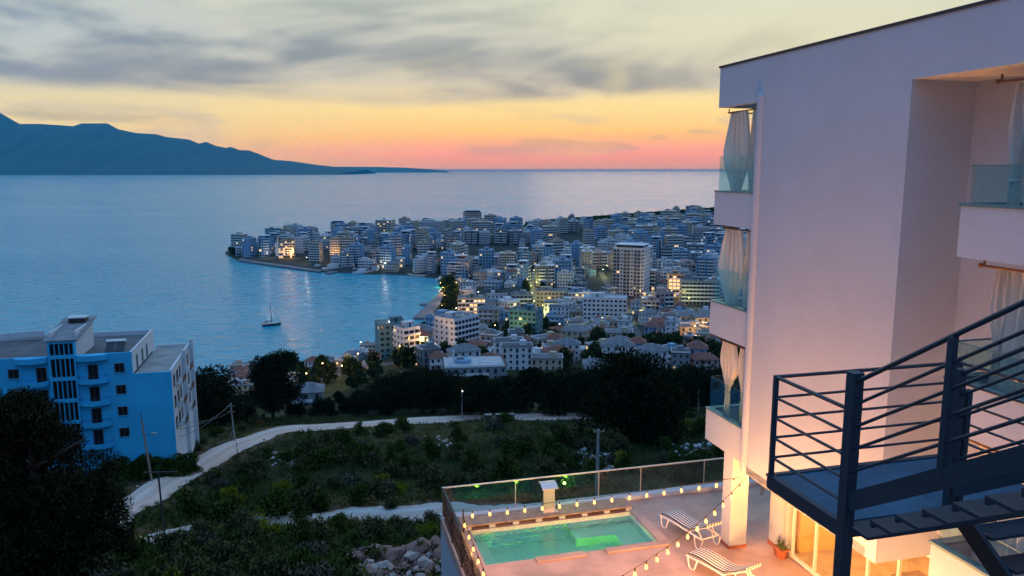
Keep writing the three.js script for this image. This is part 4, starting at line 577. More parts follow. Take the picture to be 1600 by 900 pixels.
{ const [x, D] = land(318, 652); const t = thing('parked_car', 'grey hatchback parked behind the blue block', 'car', at(x, D), 0.9); const paint = new THREE.MeshPhysicalMaterial({ color: rgb(0.10, 0.14, 0.18), roughness: 0.35, clearcoat: 1 }); const s = new THREE.Shape([[-2.0, 0.35], [2.0, 0.35], [2.05, 0.75], [1.75, 0.92], [0.95, 1.0], [0.35, 1.42], [-1.2, 1.46], [-1.9, 1.05], [-2.05, 0.8]].map(([a, b]) => new THREE.Vector2(a, b))); part('body', [new THREE.ExtrudeGeometry(s, { depth: 1.5, bevelEnabled: true, bevelSize: 0.08, bevelThickness: 0.08, bevelSegments: 2 }).translate(0, 0, -0.75)], paint, t); part('side_window', [box(-1.3, 0.25, 1.02, 1.36, 0.832, 0.845)], M.black, t); part('side_window', [box(-1.3, 0.25, 1.02, 1.36, -0.845, -0.832)], M.black, t); part('windscreen', [beam(V(0.98, 1.06, 0), V(0.50, 1.41, 0), 1.35, 0.02)], M.black, t); for (const a of [-1.25, 1.25]) for (const b of [-0.78, 0.78]) { const w = part('wheel', [new THREE.CylinderGeometry(0.32, 0.32, 0.2, 20).rotateX(Math.PI / 2).translate(a, 0.32, b)], M.black, t); part('rim', [new THREE.CylinderGeometry(0.19, 0.19, 0.22, 12).rotateX(Math.PI / 2).translate(a, 0.32, b)], M.alu, w); } for (const b of [-0.55, 0.55]) part('headlight', [rbox(2.02, 2.1, 0.62, 0.76, b - 0.2, b + 0.2, 0.02)], M.alu, t); }
// ------------------------------------------------------------------ plants
function leafGeo(seed, blobs, n, size, tones, stretch = 2.4, up = 0) {      // leaf-sized faces spread through a crown of lumps
  const r = rng(seed), pos = [], nor = [], col = [], uv = []; const tot = blobs.reduce((s, b) => s + b[3] * b[4] * b[3], 0);
  const q = new THREE.Quaternion(), a = V(0, 0, 0), b = V(0, 0, 0), e = new THREE.Euler();
  for (const [bx, by, bz, br, bh] of blobs) { const m = Math.max(6, Math.round(n * br * bh * br / tot));
    for (let k = 0; k < m; k++) {
      const u = r() * 2 - 1, th = r() * 6.283, rr = Math.pow(0.25 + 0.75 * r(), 0.45) * (0.86 + 0.28 * vnoise(u * 4 + bx * 3, th * 2 + by)), s = Math.sqrt(1 - u * u);
      const x = bx + s * Math.cos(th) * br * rr, y = by + u * bh * rr, z = bz + s * Math.sin(th) * br * rr;
      e.set((r() - 0.5) * 2.6 + up * (r() < 0.7 ? 0 : 0), r() * 6.28, (r() - 0.5) * 2.6); q.setFromEuler(e); const L = size * (0.6 + 0.8 * r()), W = L / stretch; a.set(W, 0, 0).applyQuaternion(q); b.set(0, L, 0).applyQuaternion(q); if (up && b.y < 0) b.negate();
      const t = tones[Math.floor(r() * tones.length)], v = 0.75 + 0.5 * r(); const nx = (s * Math.cos(th)) * 0.7 + 0.01, ny = u * 0.7 + 0.3, nz = s * Math.sin(th) * 0.7;
      const P = [[x - a.x / 2, y - a.y / 2, z - a.z / 2], [x + a.x / 2, y + a.y / 2, z + a.z / 2], [x + b.x + a.x * 0.2, y + b.y + a.y * 0.2, z + b.z + a.z * 0.2]];
      const cx = (P[1][1] - P[0][1]) * (P[2][2] - P[0][2]) - (P[1][2] - P[0][2]) * (P[2][1] - P[0][1]), cy = (P[1][2] - P[0][2]) * (P[2][0] - P[0][0]) - (P[1][0] - P[0][0]) * (P[2][2] - P[0][2]), cz = (P[1][0] - P[0][0]) * (P[2][1] - P[0][1]) - (P[1][1] - P[0][1]) * (P[2][0] - P[0][0]), l = Math.hypot(cx, cy, cz) || 1, sg = cx * nx + cy * ny + cz * nz < 0 ? -1 : 1;
      for (const p of P) { pos.push(...p); nor.push(sg * cx / l, sg * cy / l, sg * cz / l); col.push(t[0] * v, t[1] * v, t[2] * v); uv.push(p[0], p[1]); }
    } }
  const g = new THREE.BufferGeometry(); g.setAttribute('position', new THREE.Float32BufferAttribute(pos, 3)); g.setAttribute('normal', new THREE.Float32BufferAttribute(nor, 3)); g.setAttribute('color', new THREE.Float32BufferAttribute(col, 3)); g.setAttribute('uv', new THREE.Float32BufferAttribute(uv, 2)); return g;
}
const leafMat = new THREE.MeshPhysicalMaterial({ vertexColors: true, roughness: 1, specularIntensity: 0.12, transmission: 0.35, thickness: 0, side: THREE.DoubleSide }), bark = std({ color: rgb(0.06, 0.045, 0.035), roughness: 0.95, map: rep(T.dirt, 2) });
function leafPart(name, g, parent) { const m = new THREE.Mesh(g, leafMat); m.name = name; m.castShadow = m.receiveShadow = true; parent.add(m); return m; }
function lumps(seed, n, R, H, y0, fill = 0.5) { const r = rng(seed), b = []; for (let k = 0; k < n; k++) { const a = r() * 6.28, d = R * Math.sqrt(r()) * (1 - fill * 0.4), t = r(); const sz = R * (0.28 + 0.28 * r()); b.push([Math.cos(a) * d * (1.05 - 0.5 * t), y0 + H * t, Math.sin(a) * d * (1.05 - 0.5 * t), sz, sz * 0.72]); } b.push([0, y0 + H * 0.4, 0, R * 0.55, H * 0.4]); return b; }
function trunk(parent, h, r0, seed, lean = 0.08, limbs = 5) { const r = rng(seed); const c = [V(0, -0.4, 0), V(lean * h * 0.4, h * 0.4, 0), V(lean * h, h * 0.85, lean * h * 0.4)]; const tr = part('trunk', [rod(c[0], c[1], r0, r0 * 0.75, 9), rod(c[1], c[2], r0 * 0.75, r0 * 0.3, 8)], bark, parent); for (let k = 0; k < limbs; k++) { const a = r() * 6.28, t = 0.35 + 0.5 * r(), s = c[0].clone().lerp(c[2], t), l = h * (0.22 + 0.2 * r()); part('limb', [rod(s, s.clone().add(V(Math.cos(a) * l, l * 0.55, Math.sin(a) * l)), r0 * 0.35, r0 * 0.12, 6)], bark, tr); } return tr; }
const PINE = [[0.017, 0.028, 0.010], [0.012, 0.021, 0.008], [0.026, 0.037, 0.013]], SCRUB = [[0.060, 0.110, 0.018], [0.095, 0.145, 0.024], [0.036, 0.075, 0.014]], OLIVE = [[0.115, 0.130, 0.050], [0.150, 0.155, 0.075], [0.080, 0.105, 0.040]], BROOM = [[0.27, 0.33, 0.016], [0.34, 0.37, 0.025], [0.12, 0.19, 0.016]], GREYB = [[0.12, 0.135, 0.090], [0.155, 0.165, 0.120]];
// pine prototypes, one metre tall units scaled on placing
const pines = [];
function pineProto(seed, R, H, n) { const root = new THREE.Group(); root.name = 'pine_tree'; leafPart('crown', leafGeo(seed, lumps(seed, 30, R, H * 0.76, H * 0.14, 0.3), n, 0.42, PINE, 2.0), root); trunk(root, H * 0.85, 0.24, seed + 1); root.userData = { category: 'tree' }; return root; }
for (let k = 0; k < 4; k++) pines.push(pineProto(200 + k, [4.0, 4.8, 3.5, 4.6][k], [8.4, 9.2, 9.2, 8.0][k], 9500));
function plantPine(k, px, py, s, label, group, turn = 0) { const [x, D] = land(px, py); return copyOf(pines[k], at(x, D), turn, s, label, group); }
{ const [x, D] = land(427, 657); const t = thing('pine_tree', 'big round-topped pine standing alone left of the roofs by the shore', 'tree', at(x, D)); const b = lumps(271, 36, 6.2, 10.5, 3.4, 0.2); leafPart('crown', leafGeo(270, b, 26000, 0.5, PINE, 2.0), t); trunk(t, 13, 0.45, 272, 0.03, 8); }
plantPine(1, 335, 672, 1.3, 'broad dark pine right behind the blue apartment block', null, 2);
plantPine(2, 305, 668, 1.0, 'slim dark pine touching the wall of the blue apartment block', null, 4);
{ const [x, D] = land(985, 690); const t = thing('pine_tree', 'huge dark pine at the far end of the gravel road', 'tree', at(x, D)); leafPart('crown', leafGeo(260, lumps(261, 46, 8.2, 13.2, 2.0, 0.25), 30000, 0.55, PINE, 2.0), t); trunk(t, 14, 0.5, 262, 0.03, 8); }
const ROW = 'dark pines behind the gravel road', rowLabel = 'dark pine in the wood behind the gravel road';
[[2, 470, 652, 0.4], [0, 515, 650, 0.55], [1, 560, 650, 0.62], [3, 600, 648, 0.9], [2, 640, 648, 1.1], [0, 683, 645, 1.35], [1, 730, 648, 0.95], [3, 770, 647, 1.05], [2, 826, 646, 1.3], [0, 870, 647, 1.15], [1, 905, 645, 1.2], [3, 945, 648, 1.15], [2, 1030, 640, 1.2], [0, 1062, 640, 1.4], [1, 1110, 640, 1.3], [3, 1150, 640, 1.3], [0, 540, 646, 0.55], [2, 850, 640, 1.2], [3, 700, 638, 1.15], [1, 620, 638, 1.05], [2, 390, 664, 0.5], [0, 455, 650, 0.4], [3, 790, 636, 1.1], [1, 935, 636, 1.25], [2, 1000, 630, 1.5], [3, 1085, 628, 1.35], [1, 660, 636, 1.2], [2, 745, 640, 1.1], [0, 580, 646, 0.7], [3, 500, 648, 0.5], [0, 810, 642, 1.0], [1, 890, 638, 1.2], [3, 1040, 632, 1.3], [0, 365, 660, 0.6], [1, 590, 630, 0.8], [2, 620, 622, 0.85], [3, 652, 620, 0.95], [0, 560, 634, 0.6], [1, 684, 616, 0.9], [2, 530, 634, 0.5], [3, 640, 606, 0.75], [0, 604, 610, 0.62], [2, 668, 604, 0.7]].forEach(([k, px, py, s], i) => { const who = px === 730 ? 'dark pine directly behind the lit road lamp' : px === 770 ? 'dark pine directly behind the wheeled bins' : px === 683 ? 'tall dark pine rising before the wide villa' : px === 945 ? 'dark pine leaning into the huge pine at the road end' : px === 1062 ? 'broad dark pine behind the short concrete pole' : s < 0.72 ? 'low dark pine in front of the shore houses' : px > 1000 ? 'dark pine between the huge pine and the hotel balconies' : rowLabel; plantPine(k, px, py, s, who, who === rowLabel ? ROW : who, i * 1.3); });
// the large tree close on the left
{
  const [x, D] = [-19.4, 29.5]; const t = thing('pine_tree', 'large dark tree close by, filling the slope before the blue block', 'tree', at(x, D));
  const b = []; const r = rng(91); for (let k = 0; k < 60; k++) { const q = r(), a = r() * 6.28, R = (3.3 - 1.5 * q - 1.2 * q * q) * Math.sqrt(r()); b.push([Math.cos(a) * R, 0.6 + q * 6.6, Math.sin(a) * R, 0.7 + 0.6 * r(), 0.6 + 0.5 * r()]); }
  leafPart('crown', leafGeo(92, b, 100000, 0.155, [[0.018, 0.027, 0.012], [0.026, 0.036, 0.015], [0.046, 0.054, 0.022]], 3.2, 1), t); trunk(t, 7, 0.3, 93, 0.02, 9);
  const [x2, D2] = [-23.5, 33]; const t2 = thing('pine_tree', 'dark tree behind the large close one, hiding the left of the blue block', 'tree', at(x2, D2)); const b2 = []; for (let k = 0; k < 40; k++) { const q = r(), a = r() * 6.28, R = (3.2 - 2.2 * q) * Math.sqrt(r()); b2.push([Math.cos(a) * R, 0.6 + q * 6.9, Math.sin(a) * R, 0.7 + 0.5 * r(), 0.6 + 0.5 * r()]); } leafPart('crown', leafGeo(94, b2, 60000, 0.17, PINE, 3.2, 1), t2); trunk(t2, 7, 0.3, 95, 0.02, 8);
}
// shrubs on the slope
const shrubs = [];
[[SCRUB, 'rounded dark green shrub', 1.25, 1.0], [BROOM, 'yellow-green broom bush', 1.2, 1.15], [OLIVE, 'loose olive-green shrub', 1.15, 0.95], [GREYB, 'grey-green low shrub', 1.1, 0.7], [SCRUB, 'tall dark green bush', 1.0, 1.5], [[[0.30, 0.19, 0.06], [0.22, 0.15, 0.05], [0.14, 0.12, 0.04]], 'dry yellow-brown bush', 1.2, 0.8]].forEach(([tones, words, R, H], k) => { for (let v = 0; v < 2; v++) { const root = new THREE.Group(); root.name = 'shrub'; leafPart('foliage', leafGeo(300 + k * 7 + v, lumps(310 + k * 5 + v, 11, R, H, 0.25, 0.3), k === 1 ? 2600 : 2200, k === 1 ? 0.2 : 0.19, tones, k === 1 ? 5 : 2.6, k === 1 ? 1 : 0), root); part('stem', [rod(V(0, -0.3, 0), V(0.1, H * 0.6, 0.05), 0.06, 0.03, 6), rod(V(0, -0.2, 0), V(-0.25, H * 0.5, 0.15), 0.05, 0.02, 6)], bark, root); root.userData = { category: 'shrub' }; shrubs.push([root, words]); } });
{
  const r = rng(41); const spots = [];
  const place = (k, px, py, s, where) => { const [x, D] = land(px, py); const [root, words] = shrubs[k]; copyOf(root, at(x, D), r() * 6.28, s, `${words} ${where}`, `${words} ${where}`); spots.push([x, D, s]); };
  // the ones the photograph shows most clearly
  for (const [k, px, py, s] of [[8, 300, 812, 1.5], [0, 350, 826, 1.7], [2, 360, 790, 1.25], [1, 430, 806, 1.6], [3, 440, 770, 1.0], [8, 500, 800, 1.2], [2, 598, 766, 1.2], [3, 625, 775, 1.15], [0, 560, 785, 1.3], [9, 470, 815, 1.0], [4, 612, 795, 0.8]]) place(k, px, py, s, 'between the road and the track');
  for (const [k, px, py, s] of [[2, 972, 733, 1.5], [0, 860, 715, 1.9], [9, 740, 735, 1.5], [4, 1060, 655, 1.7], [2, 1072, 668, 1.1], [0, 800, 745, 1.3], [6, 1040, 720, 1.2]]) place(k, px, py, s, 'beyond the glass balustrade');
  for (let i = 0; i < 150; i++) { let px, py; do { px = 300 + r() * 850; py = 664 + r() * 130; } while (py < 664 || (px < 470 && py < 690) || py > 800 - (px > 640 ? 30 : 0)); const [x, D] = land(px, py); const [e] = roadAt(x, D); if (e < 1.2 || spots.some(([a, b, s]) => Math.hypot(a - x, b - D) < 1.2 * s)) continue; const k = [0, 1, 4, 5, 6, 7, 8, 9, 0, 5][Math.floor(r() * 10)]; place(k, px, py, 0.85 + r() * 1.1, px < 680 ? 'between the road and the track' : 'beyond the glass balustrade'); }
  for (let i = 0; i < 130; i++) { const px = 150 + r() * 540, py = 822 + r() * 120; const [x, D] = land(px, py); const [e] = roadAt(x, D); if (e < 1.9 || (D < 40.5 && x / D > -0.245) || spots.some(([a, b, s]) => Math.hypot(a - x, b - D) < 0.8 * s)) continue; place([0, 4, 4, 5, 6, 7, 9, 7, 5, 3][Math.floor(r() * 10)], px, py, 0.45 + r() * 0.6, 'on the near slope below the track'); }
  for (let i = 0; i < 44; i++) { const px = 205 + r() * 230, py = 640 + r() * 110; const [x, D] = land(px, py); const [e] = roadAt(x, D); const P = V(x, 0, -D), w = P.dot(HW), u = P.dot(HU); if (e < 1.0 || (u > 109.5 && w < -18)) continue; if (px > 330 && py > 700) continue; place([0, 1, 8, 9, 4, 2][Math.floor(r() * 6)], px, py, 0.8 + r() * 0.9, 'between the blue block and the road'); }
  for (const [k, px, py, s] of [[10, 262, 742, 1.2], [11, 276, 738, 1.1], [10, 248, 746, 0.9], [11, 405, 668, 1.0], [10, 380, 672, 0.8], [10, 290, 735, 0.8]]) place(k, px, py, s, 'on the outer edge of the gravel road');
  for (let i = 0; i < 16; i++) { const w = -28 + i * 0.72 + r(), u = 106.3 + r() * 3.2, p = hw(w, 0, u); const [root, words] = shrubs[[0, 1, 8, 9][i % 4]]; copyOf(root, at(p.x, -p.z), r() * 6.28, 1.1 + r() * 0.6, `${words} against the foot of the blue front`, `${words} against the foot of the blue front`); }
  for (let i = 0; i < 30; i++) { const px = 440 + r() * 640, py = 640 + r() * 12; const [x, D] = land(px, py); const [e] = roadAt(x, D); if (e < 0.8) continue; place([0, 1, 4, 6, 7][Math.floor(r() * 5)], px, py, 0.8 + r() * 0.8, 'along the wood behind the road'); }
}
{ // ground cover nobody could count: tufts of grass and low herbs
  const r = rng(61), mats = [], cols = []; const tuft = leafGeo(70, [[0, 0.12, 0, 0.28, 0.16]], 26, 0.2, [[1, 1, 1], [0.8, 0.85, 0.8]], 4, 1);
  let tries = 0; while (mats.length < 15000 && tries++ < 60000) { const px = -60 + r() * 1260, py = 640 + r() * 300; const D0 = 26 + Math.pow(r(), 1.6) * 150, d = pixelRay(px, 700); const x = d.x / -d.z * D0, D = D0; const P = V(x, 0, -D), w = P.dot(HW), u = P.dot(HU); if (w > 3 && u < 22.2) continue; if (u > 110 && u < 130 && w < -18 && w > -54) continue; const [e] = roadAt(x, D); if (e < 0.15 || (D < 39 && x / D > -0.23 && r() < 0.94)) continue; const a = fbm(x * 0.06 + 3, D * 0.06, 5); if (r() < 0.15) continue; const s = 0.7 + r() * 1.5; mats.push(new THREE.Matrix4().compose(V(x, ground(x, D) - 0.03, -D), new THREE.Quaternion().setFromEuler(new THREE.Euler(0, r() * 6.28, 0)), V(s, s * (0.6 + r() * 0.9), s))); const dry = sstep(0.54, 0.68, a + (r() - 0.5) * 0.2); cols.push(rgb(lerp(0.065, 0.20, dry), lerp(0.105, 0.175, dry), lerp(0.028, 0.065, dry))); }
  const im = new THREE.InstancedMesh(tuft, leafMat, mats.length); mats.forEach((m, i) => { im.setMatrixAt(i, m); im.setColorAt(i, cols[i]); }); im.name = 'grass'; im.castShadow = im.receiveShadow = true; scene.add(im); tag(im, 'tufts of grass and low herbs over the slope', 'grass', null, 'stuff');
}
// ------------------------------------------------------------------ rocks
function rockGeo(seed, sx, sy, sz) { const g = new THREE.IcosahedronGeometry(0.5, 2), p = g.attributes.position, r = rng(seed), o = r() * 50; const pl = []; for (let k = 0; k < 13; k++) { const v = V(r() - 0.5, r() - 0.5, r() - 0.5).normalize(); pl.push([v, 0.24 + 0.17 * r()]); } for (let i = 0; i < p.count; i++) { const v = V(p.getX(i), p.getY(i), p.getZ(i)); for (const [n, d] of pl) { const k = v.dot(n) - d; if (k > 0) v.addScaledVector(n, -k * 0.97); } const k = 1 + 0.22 * (fbm(v.x * 5 + o, v.y * 5 + v.z * 4, 3) - 0.5); p.setXYZ(i, v.x * k * sx, v.y * k * sy, v.z * k * sz); } const f = flat(g); f.computeVertexNormals(); return f; }
const rockPale = std({ color: rgb(0.56, 0.46, 0.41), roughness: 0.95, map: rep(T.gravel, 1.2), bumpMap: rep(T.grain, 1.5), bumpScale: 0.03 }), rockRed = std({ color: rgb(0.38, 0.21, 0.17), roughness: 0.95, map: rep(T.gravel, 1.2), bumpMap: rep(T.grain, 1.5), bumpScale: 0.03 }), rockGrey = std({ color: rgb(0.50, 0.53, 0.56), roughness: 0.95, map: rep(T.gravel, 0.8), bumpMap: rep(T.grain, 1), bumpScale: 0.04 });
{
  const shapes = [0, 1, 2, 3, 4, 5, 6].map((k) => metreUV(rockGeo(500 + k, 1, 0.8, 0.9)));
  function pile(name, label, list, mats, seed) { const r = rng(seed), [x0, D0] = list[0]; const t = thing(name, label, 'rocks', at(x0, D0)); for (const [x, D, s] of list) { const m = new THREE.Mesh(shapes[Math.floor(r() * 7)], mats[Math.floor(r() * mats.length)]); m.name = 'rock'; m.castShadow = m.receiveShadow = true; const y = ground(x, D) - ground(x0, D0); m.position.set(x - x0, y + s * 0.18, -(D - D0)); m.rotation.set((r() - 0.5) * 1.2, r() * 6.28, (r() - 0.5) * 1.2); m.scale.set(s * (0.8 + 0.5 * r()), s * (0.7 + 0.4 * r()), s * (0.8 + 0.4 * r())); t.add(m); } return t; }
  const r = rng(71); let l = [];
  for (const [px, py, s] of [[590, 868, 1.15], [655, 864, 1.3], [640, 876, 0.9], [680, 856, 1.1], [560, 880, 0.8], [615, 872, 0.95], [602, 866, 0.8], [668, 858, 0.8], [632, 866, 0.7], [530, 892, 0.8], [665, 885, 0.8], [605, 890, 0.9], [575, 895, 0.7], [688, 870, 0.7], [545, 884, 0.6]]) { const [x, D] = land(px, py); l.push([x, D, s]); }
  for (let k = 0; k < 270; k++) { const [x, D] = land(525 + r() * 170, 860 + r() * 60); l.push([x, D, 0.15 + 0.6 * r() * r()]); }
  pile('rubble_pile', 'heap of reddish broken rock against the terrace wall', l, [rockPale, rockRed, rockRed, rockRed], 5);
  for (const [a, b, c, d, n, s, label, mats] of [[408, 466, 708, 728, 26, 0.75, 'scatter of pale stones inside the road bend', [rockPale, rockGrey]], [905, 965, 700, 738, 60, 0.9, 'bluish heap of stones by the concrete pole', [rockGrey]], [1040, 1110, 692, 716, 34, 0.85, 'bluish heap of stones below the lowest sea-side balcony', [rockGrey]], [655, 705, 682, 700, 16, 0.8, 'line of pale stones beyond the glass balustrade', [rockPale]], [1036, 1060, 650, 660, 6, 1.6, 'pale boulders near the short concrete pole', [rockPale]], [470, 560, 800, 818, 12, 0.4, 'loose pale stones along the upper edge of the track', [rockPale]], [180, 240, 760, 800, 22, 0.5, 'pale stones on the outer edge of the gravel road', [rockPale]]]) { const q = []; for (let k = 0; k < n; k++) { const [x, D] = land(a + r() * (b - a), c + r() * (d - c)); q.push([x, D, s * (0.35 + r())]); } pile('stone_heap', label, q, mats, n); }
}

// ------------------------------------------------------------------ town round the bay
const glassDark = std({ color: rgb(0.02, 0.03, 0.045), roughness: 0.15 }), litWin = std({ color: rgb(1, 0.8, 0.5), emissive: rgb(1, 0.62, 0.25), emissiveIntensity: 0.9 });
const wallMats = { white: std({ color: rgb(0.64, 0.66, 0.68), map: rep(T.plaster, 0.08), roughness: 0.9 }), cream: std({ color: rgb(0.50, 0.42, 0.30), map: rep(T.plaster, 0.08), roughness: 0.9 }), grey: std({ color: rgb(0.24, 0.26, 0.28), map: rep(T.plaster, 0.08), roughness: 0.9 }), blue: std({ color: rgb(0.22, 0.38, 0.54), map: rep(T.plaster, 0.08), roughness: 0.9 }), pink: std({ color: rgb(0.50, 0.36, 0.32), map: rep(T.plaster, 0.08), roughness: 0.9 }), ochre: std({ color: rgb(0.46, 0.32, 0.16), map: rep(T.plaster, 0.08), roughness: 0.9 }), teal: std({ color: rgb(0.12, 0.26, 0.28), map: rep(T.plaster, 0.08), roughness: 0.9 }) };
const roofMats = { flat: std({ color: rgb(0.17, 0.18, 0.20), map: rep(T.dirt, 0.08), roughness: 0.95 }), pale: std({ color: rgb(0.48, 0.49, 0.50), map: rep(T.dirt, 0.08), roughness: 0.95 }), red: std({ color: rgb(0.20, 0.075, 0.055), map: rep(T.dirt, 0.3), roughness: 0.9 }), dark: std({ color: rgb(0.10, 0.10, 0.11), map: rep(T.dirt, 0.08), roughness: 0.95 }) };
const trim = std({ color: rgb(0.66, 0.67, 0.68), roughness: 0.85 });
const NUM = ['', 'one', 'two', 'three', 'four', 'five', 'six', 'seven', 'eight', 'nine', 'ten', 'eleven', 'twelve', 'thirteen', 'fourteen'];
function block(o) {                     // an apartment house: walls, roof with parapet and stair head, balconies, windows
  const r = rng(o.seed), root = new THREE.Group(); root.name = o.n > 4 || o.hero ? 'apartment_building' : 'low_rise_building'; const W = o.W, Z = o.Z, n = o.n, fh = 3.05, H = n * fh;
  part('wall', [box(-W / 2, W / 2, -7, H, -Z / 2, Z / 2)], wallMats[o.wall], root);
  const rf = [box(-W / 2, W / 2, H, H + 0.9, Z / 2 - 0.25, Z / 2), box(-W / 2, W / 2, H, H + 0.9, -Z / 2, -Z / 2 + 0.25), box(-W / 2, -W / 2 + 0.25, H, H + 0.9, -Z / 2 + 0.25, Z / 2 - 0.25), box(W / 2 - 0.25, W / 2, H, H + 0.9, -Z / 2 + 0.25, Z / 2 - 0.25)];
  part('roof', [box(-W / 2 + 0.25, W / 2 - 0.25, H, H + 0.25, -Z / 2 + 0.25, Z / 2 - 0.25)], roofMats[o.roof || 'flat'], root); part('parapet', rf, wallMats[o.wall], root);
  const sx = (r() - 0.5) * W * 0.4, sw = 3 + r() * W * 0.25; const hd = part('stair_head', [box(sx - sw / 2, sx + sw / 2, H + 0.25, H + 2.9, -2.2 - r() * 1.5, 1.5), box(sx - sw / 2 - 0.4, sx + sw / 2 + 0.4, H + 2.9, H + 3.15, -2.8, 2.0)], wallMats[o.wall], root); part('door', [box(sx - 0.5, sx + 0.5, H + 0.25, H + 2.3, 1.5, 1.56)], glassDark, hd);
  const tk = []; for (let k = 0; k < 3 + r() * 4; k++) { const x = (r() - 0.5) * W * 0.8, z = (r() - 0.5) * Z * 0.7; tk.push(new THREE.CylinderGeometry(0.5, 0.5, 1.3, 8).rotateZ(r() < 0.5 ? 0 : 1.57).translate(x, H + 0.95, z)); tk.push(box(x - 0.9, x + 0.9, H + 0.3, H + 0.45, z + 0.6, z + 1.8)); } part('roof_tank', tk, M.alu, root, 'stuff');
  const win = [], lit = [], bal = [], par = []; const nx = Math.max(3, Math.round(W / 2.9)), nz = Math.max(2, Math.round(Z / 3.4));
  const style = o.style; // 0 full-width bands, 1 paired bays, 2 punched windows, 3 corner balconies
  for (let f = 0; f < n; f++) { const y = f * fh;
    for (const s of [1, -1]) for (let k = 0; k < nx; k++) { const x = -W / 2 + (k + 0.5) * W / nx, tall = (style === 0) || (style === 1 && k % 3 !== 2) || (style === 3 && (k < 2 || k >= nx - 2)); const w = (tall ? 0.38 : 0.27) * W / nx, y0 = tall ? y + 0.1 : y + 0.9; (r() < o.lit ? lit : win).push(box(x - w, x + w, y0, y + 2.35, s * Z / 2 - s * 0.0, s * (Z / 2 + 0.06))); if (!tall && r() < 0.5) win.push(box(x + 0.75, x + 1.25, y + 1.7, y + 2.2, s * Z / 2, s * (Z / 2 + 0.3))); }
    for (const s of [1, -1]) for (let k = 0; k < nz; k++) { const z = -Z / 2 + (k + 0.5) * Z / nz; (r() < o.lit ? lit : win).push(box(s * W / 2, s * (W / 2 + 0.06), y + 0.95, y + 2.3, z - 0.6, z + 0.6)); }
    if (f || o.low) { const bays = style === 0 ? [[-W / 2 + 0.2, W / 2 - 0.2]] : style === 1 ? (() => { const b = []; for (let k = 0; k + 1 < nx; k += 3) b.push([-W / 2 + k * W / nx + 0.2, -W / 2 + (k + 2) * W / nx - 0.2]); return b; })() : style === 3 ? [[-W / 2 - 0.6, -W / 2 + 2 * W / nx], [W / 2 - 2 * W / nx, W / 2 + 0.6]] : [];
      for (const [a, b] of bays) for (const s of [1, -1]) { const z0 = s * Z / 2, z1 = s * (Z / 2 + 1.35); bal.push(box(a, b, y - 0.16, y + 0.02, z0, z1)); par.push(box(a, b, y + 0.02, y + 0.95, z1 - s * 0.1, z1), box(a, a + 0.1, y + 0.02, y + 0.95, z0, z1 - s * 0.1), box(b - 0.1, b, y + 0.02, y + 0.95, z0, z1 - s * 0.1)); } }
  }
  part('window', win, glassDark, root, 'stuff'); if (lit.length) part('lit_window', lit, litWin, root, 'stuff'); if (bal.length) { part('balcony_slab', bal, trim, root, 'stuff'); part('balcony_parapet', par, o.par || trim, root, 'stuff'); }
  if (o.crown) { part('penthouse', [box(-W / 2 + 2, W / 2 - 2, H + 0.25, H + 3.4, -Z / 2 + 2, Z / 2 - 2)], glassDark, root); part('penthouse_roof', [box(-W / 2 + 0.6, W / 2 - 0.6, H + 3.4, H + 3.8, -Z / 2 + 0.6, Z / 2 - 0.6)], trim, root); }
  if (o.frame) part('cornice', [box(-W / 2 - 0.5, W / 2 + 0.5, H + 0.9, H + 1.25, -Z / 2 - 0.5, Z / 2 + 0.5)], trim, root);
  root.userData = { category: 'building' }; return root;
}
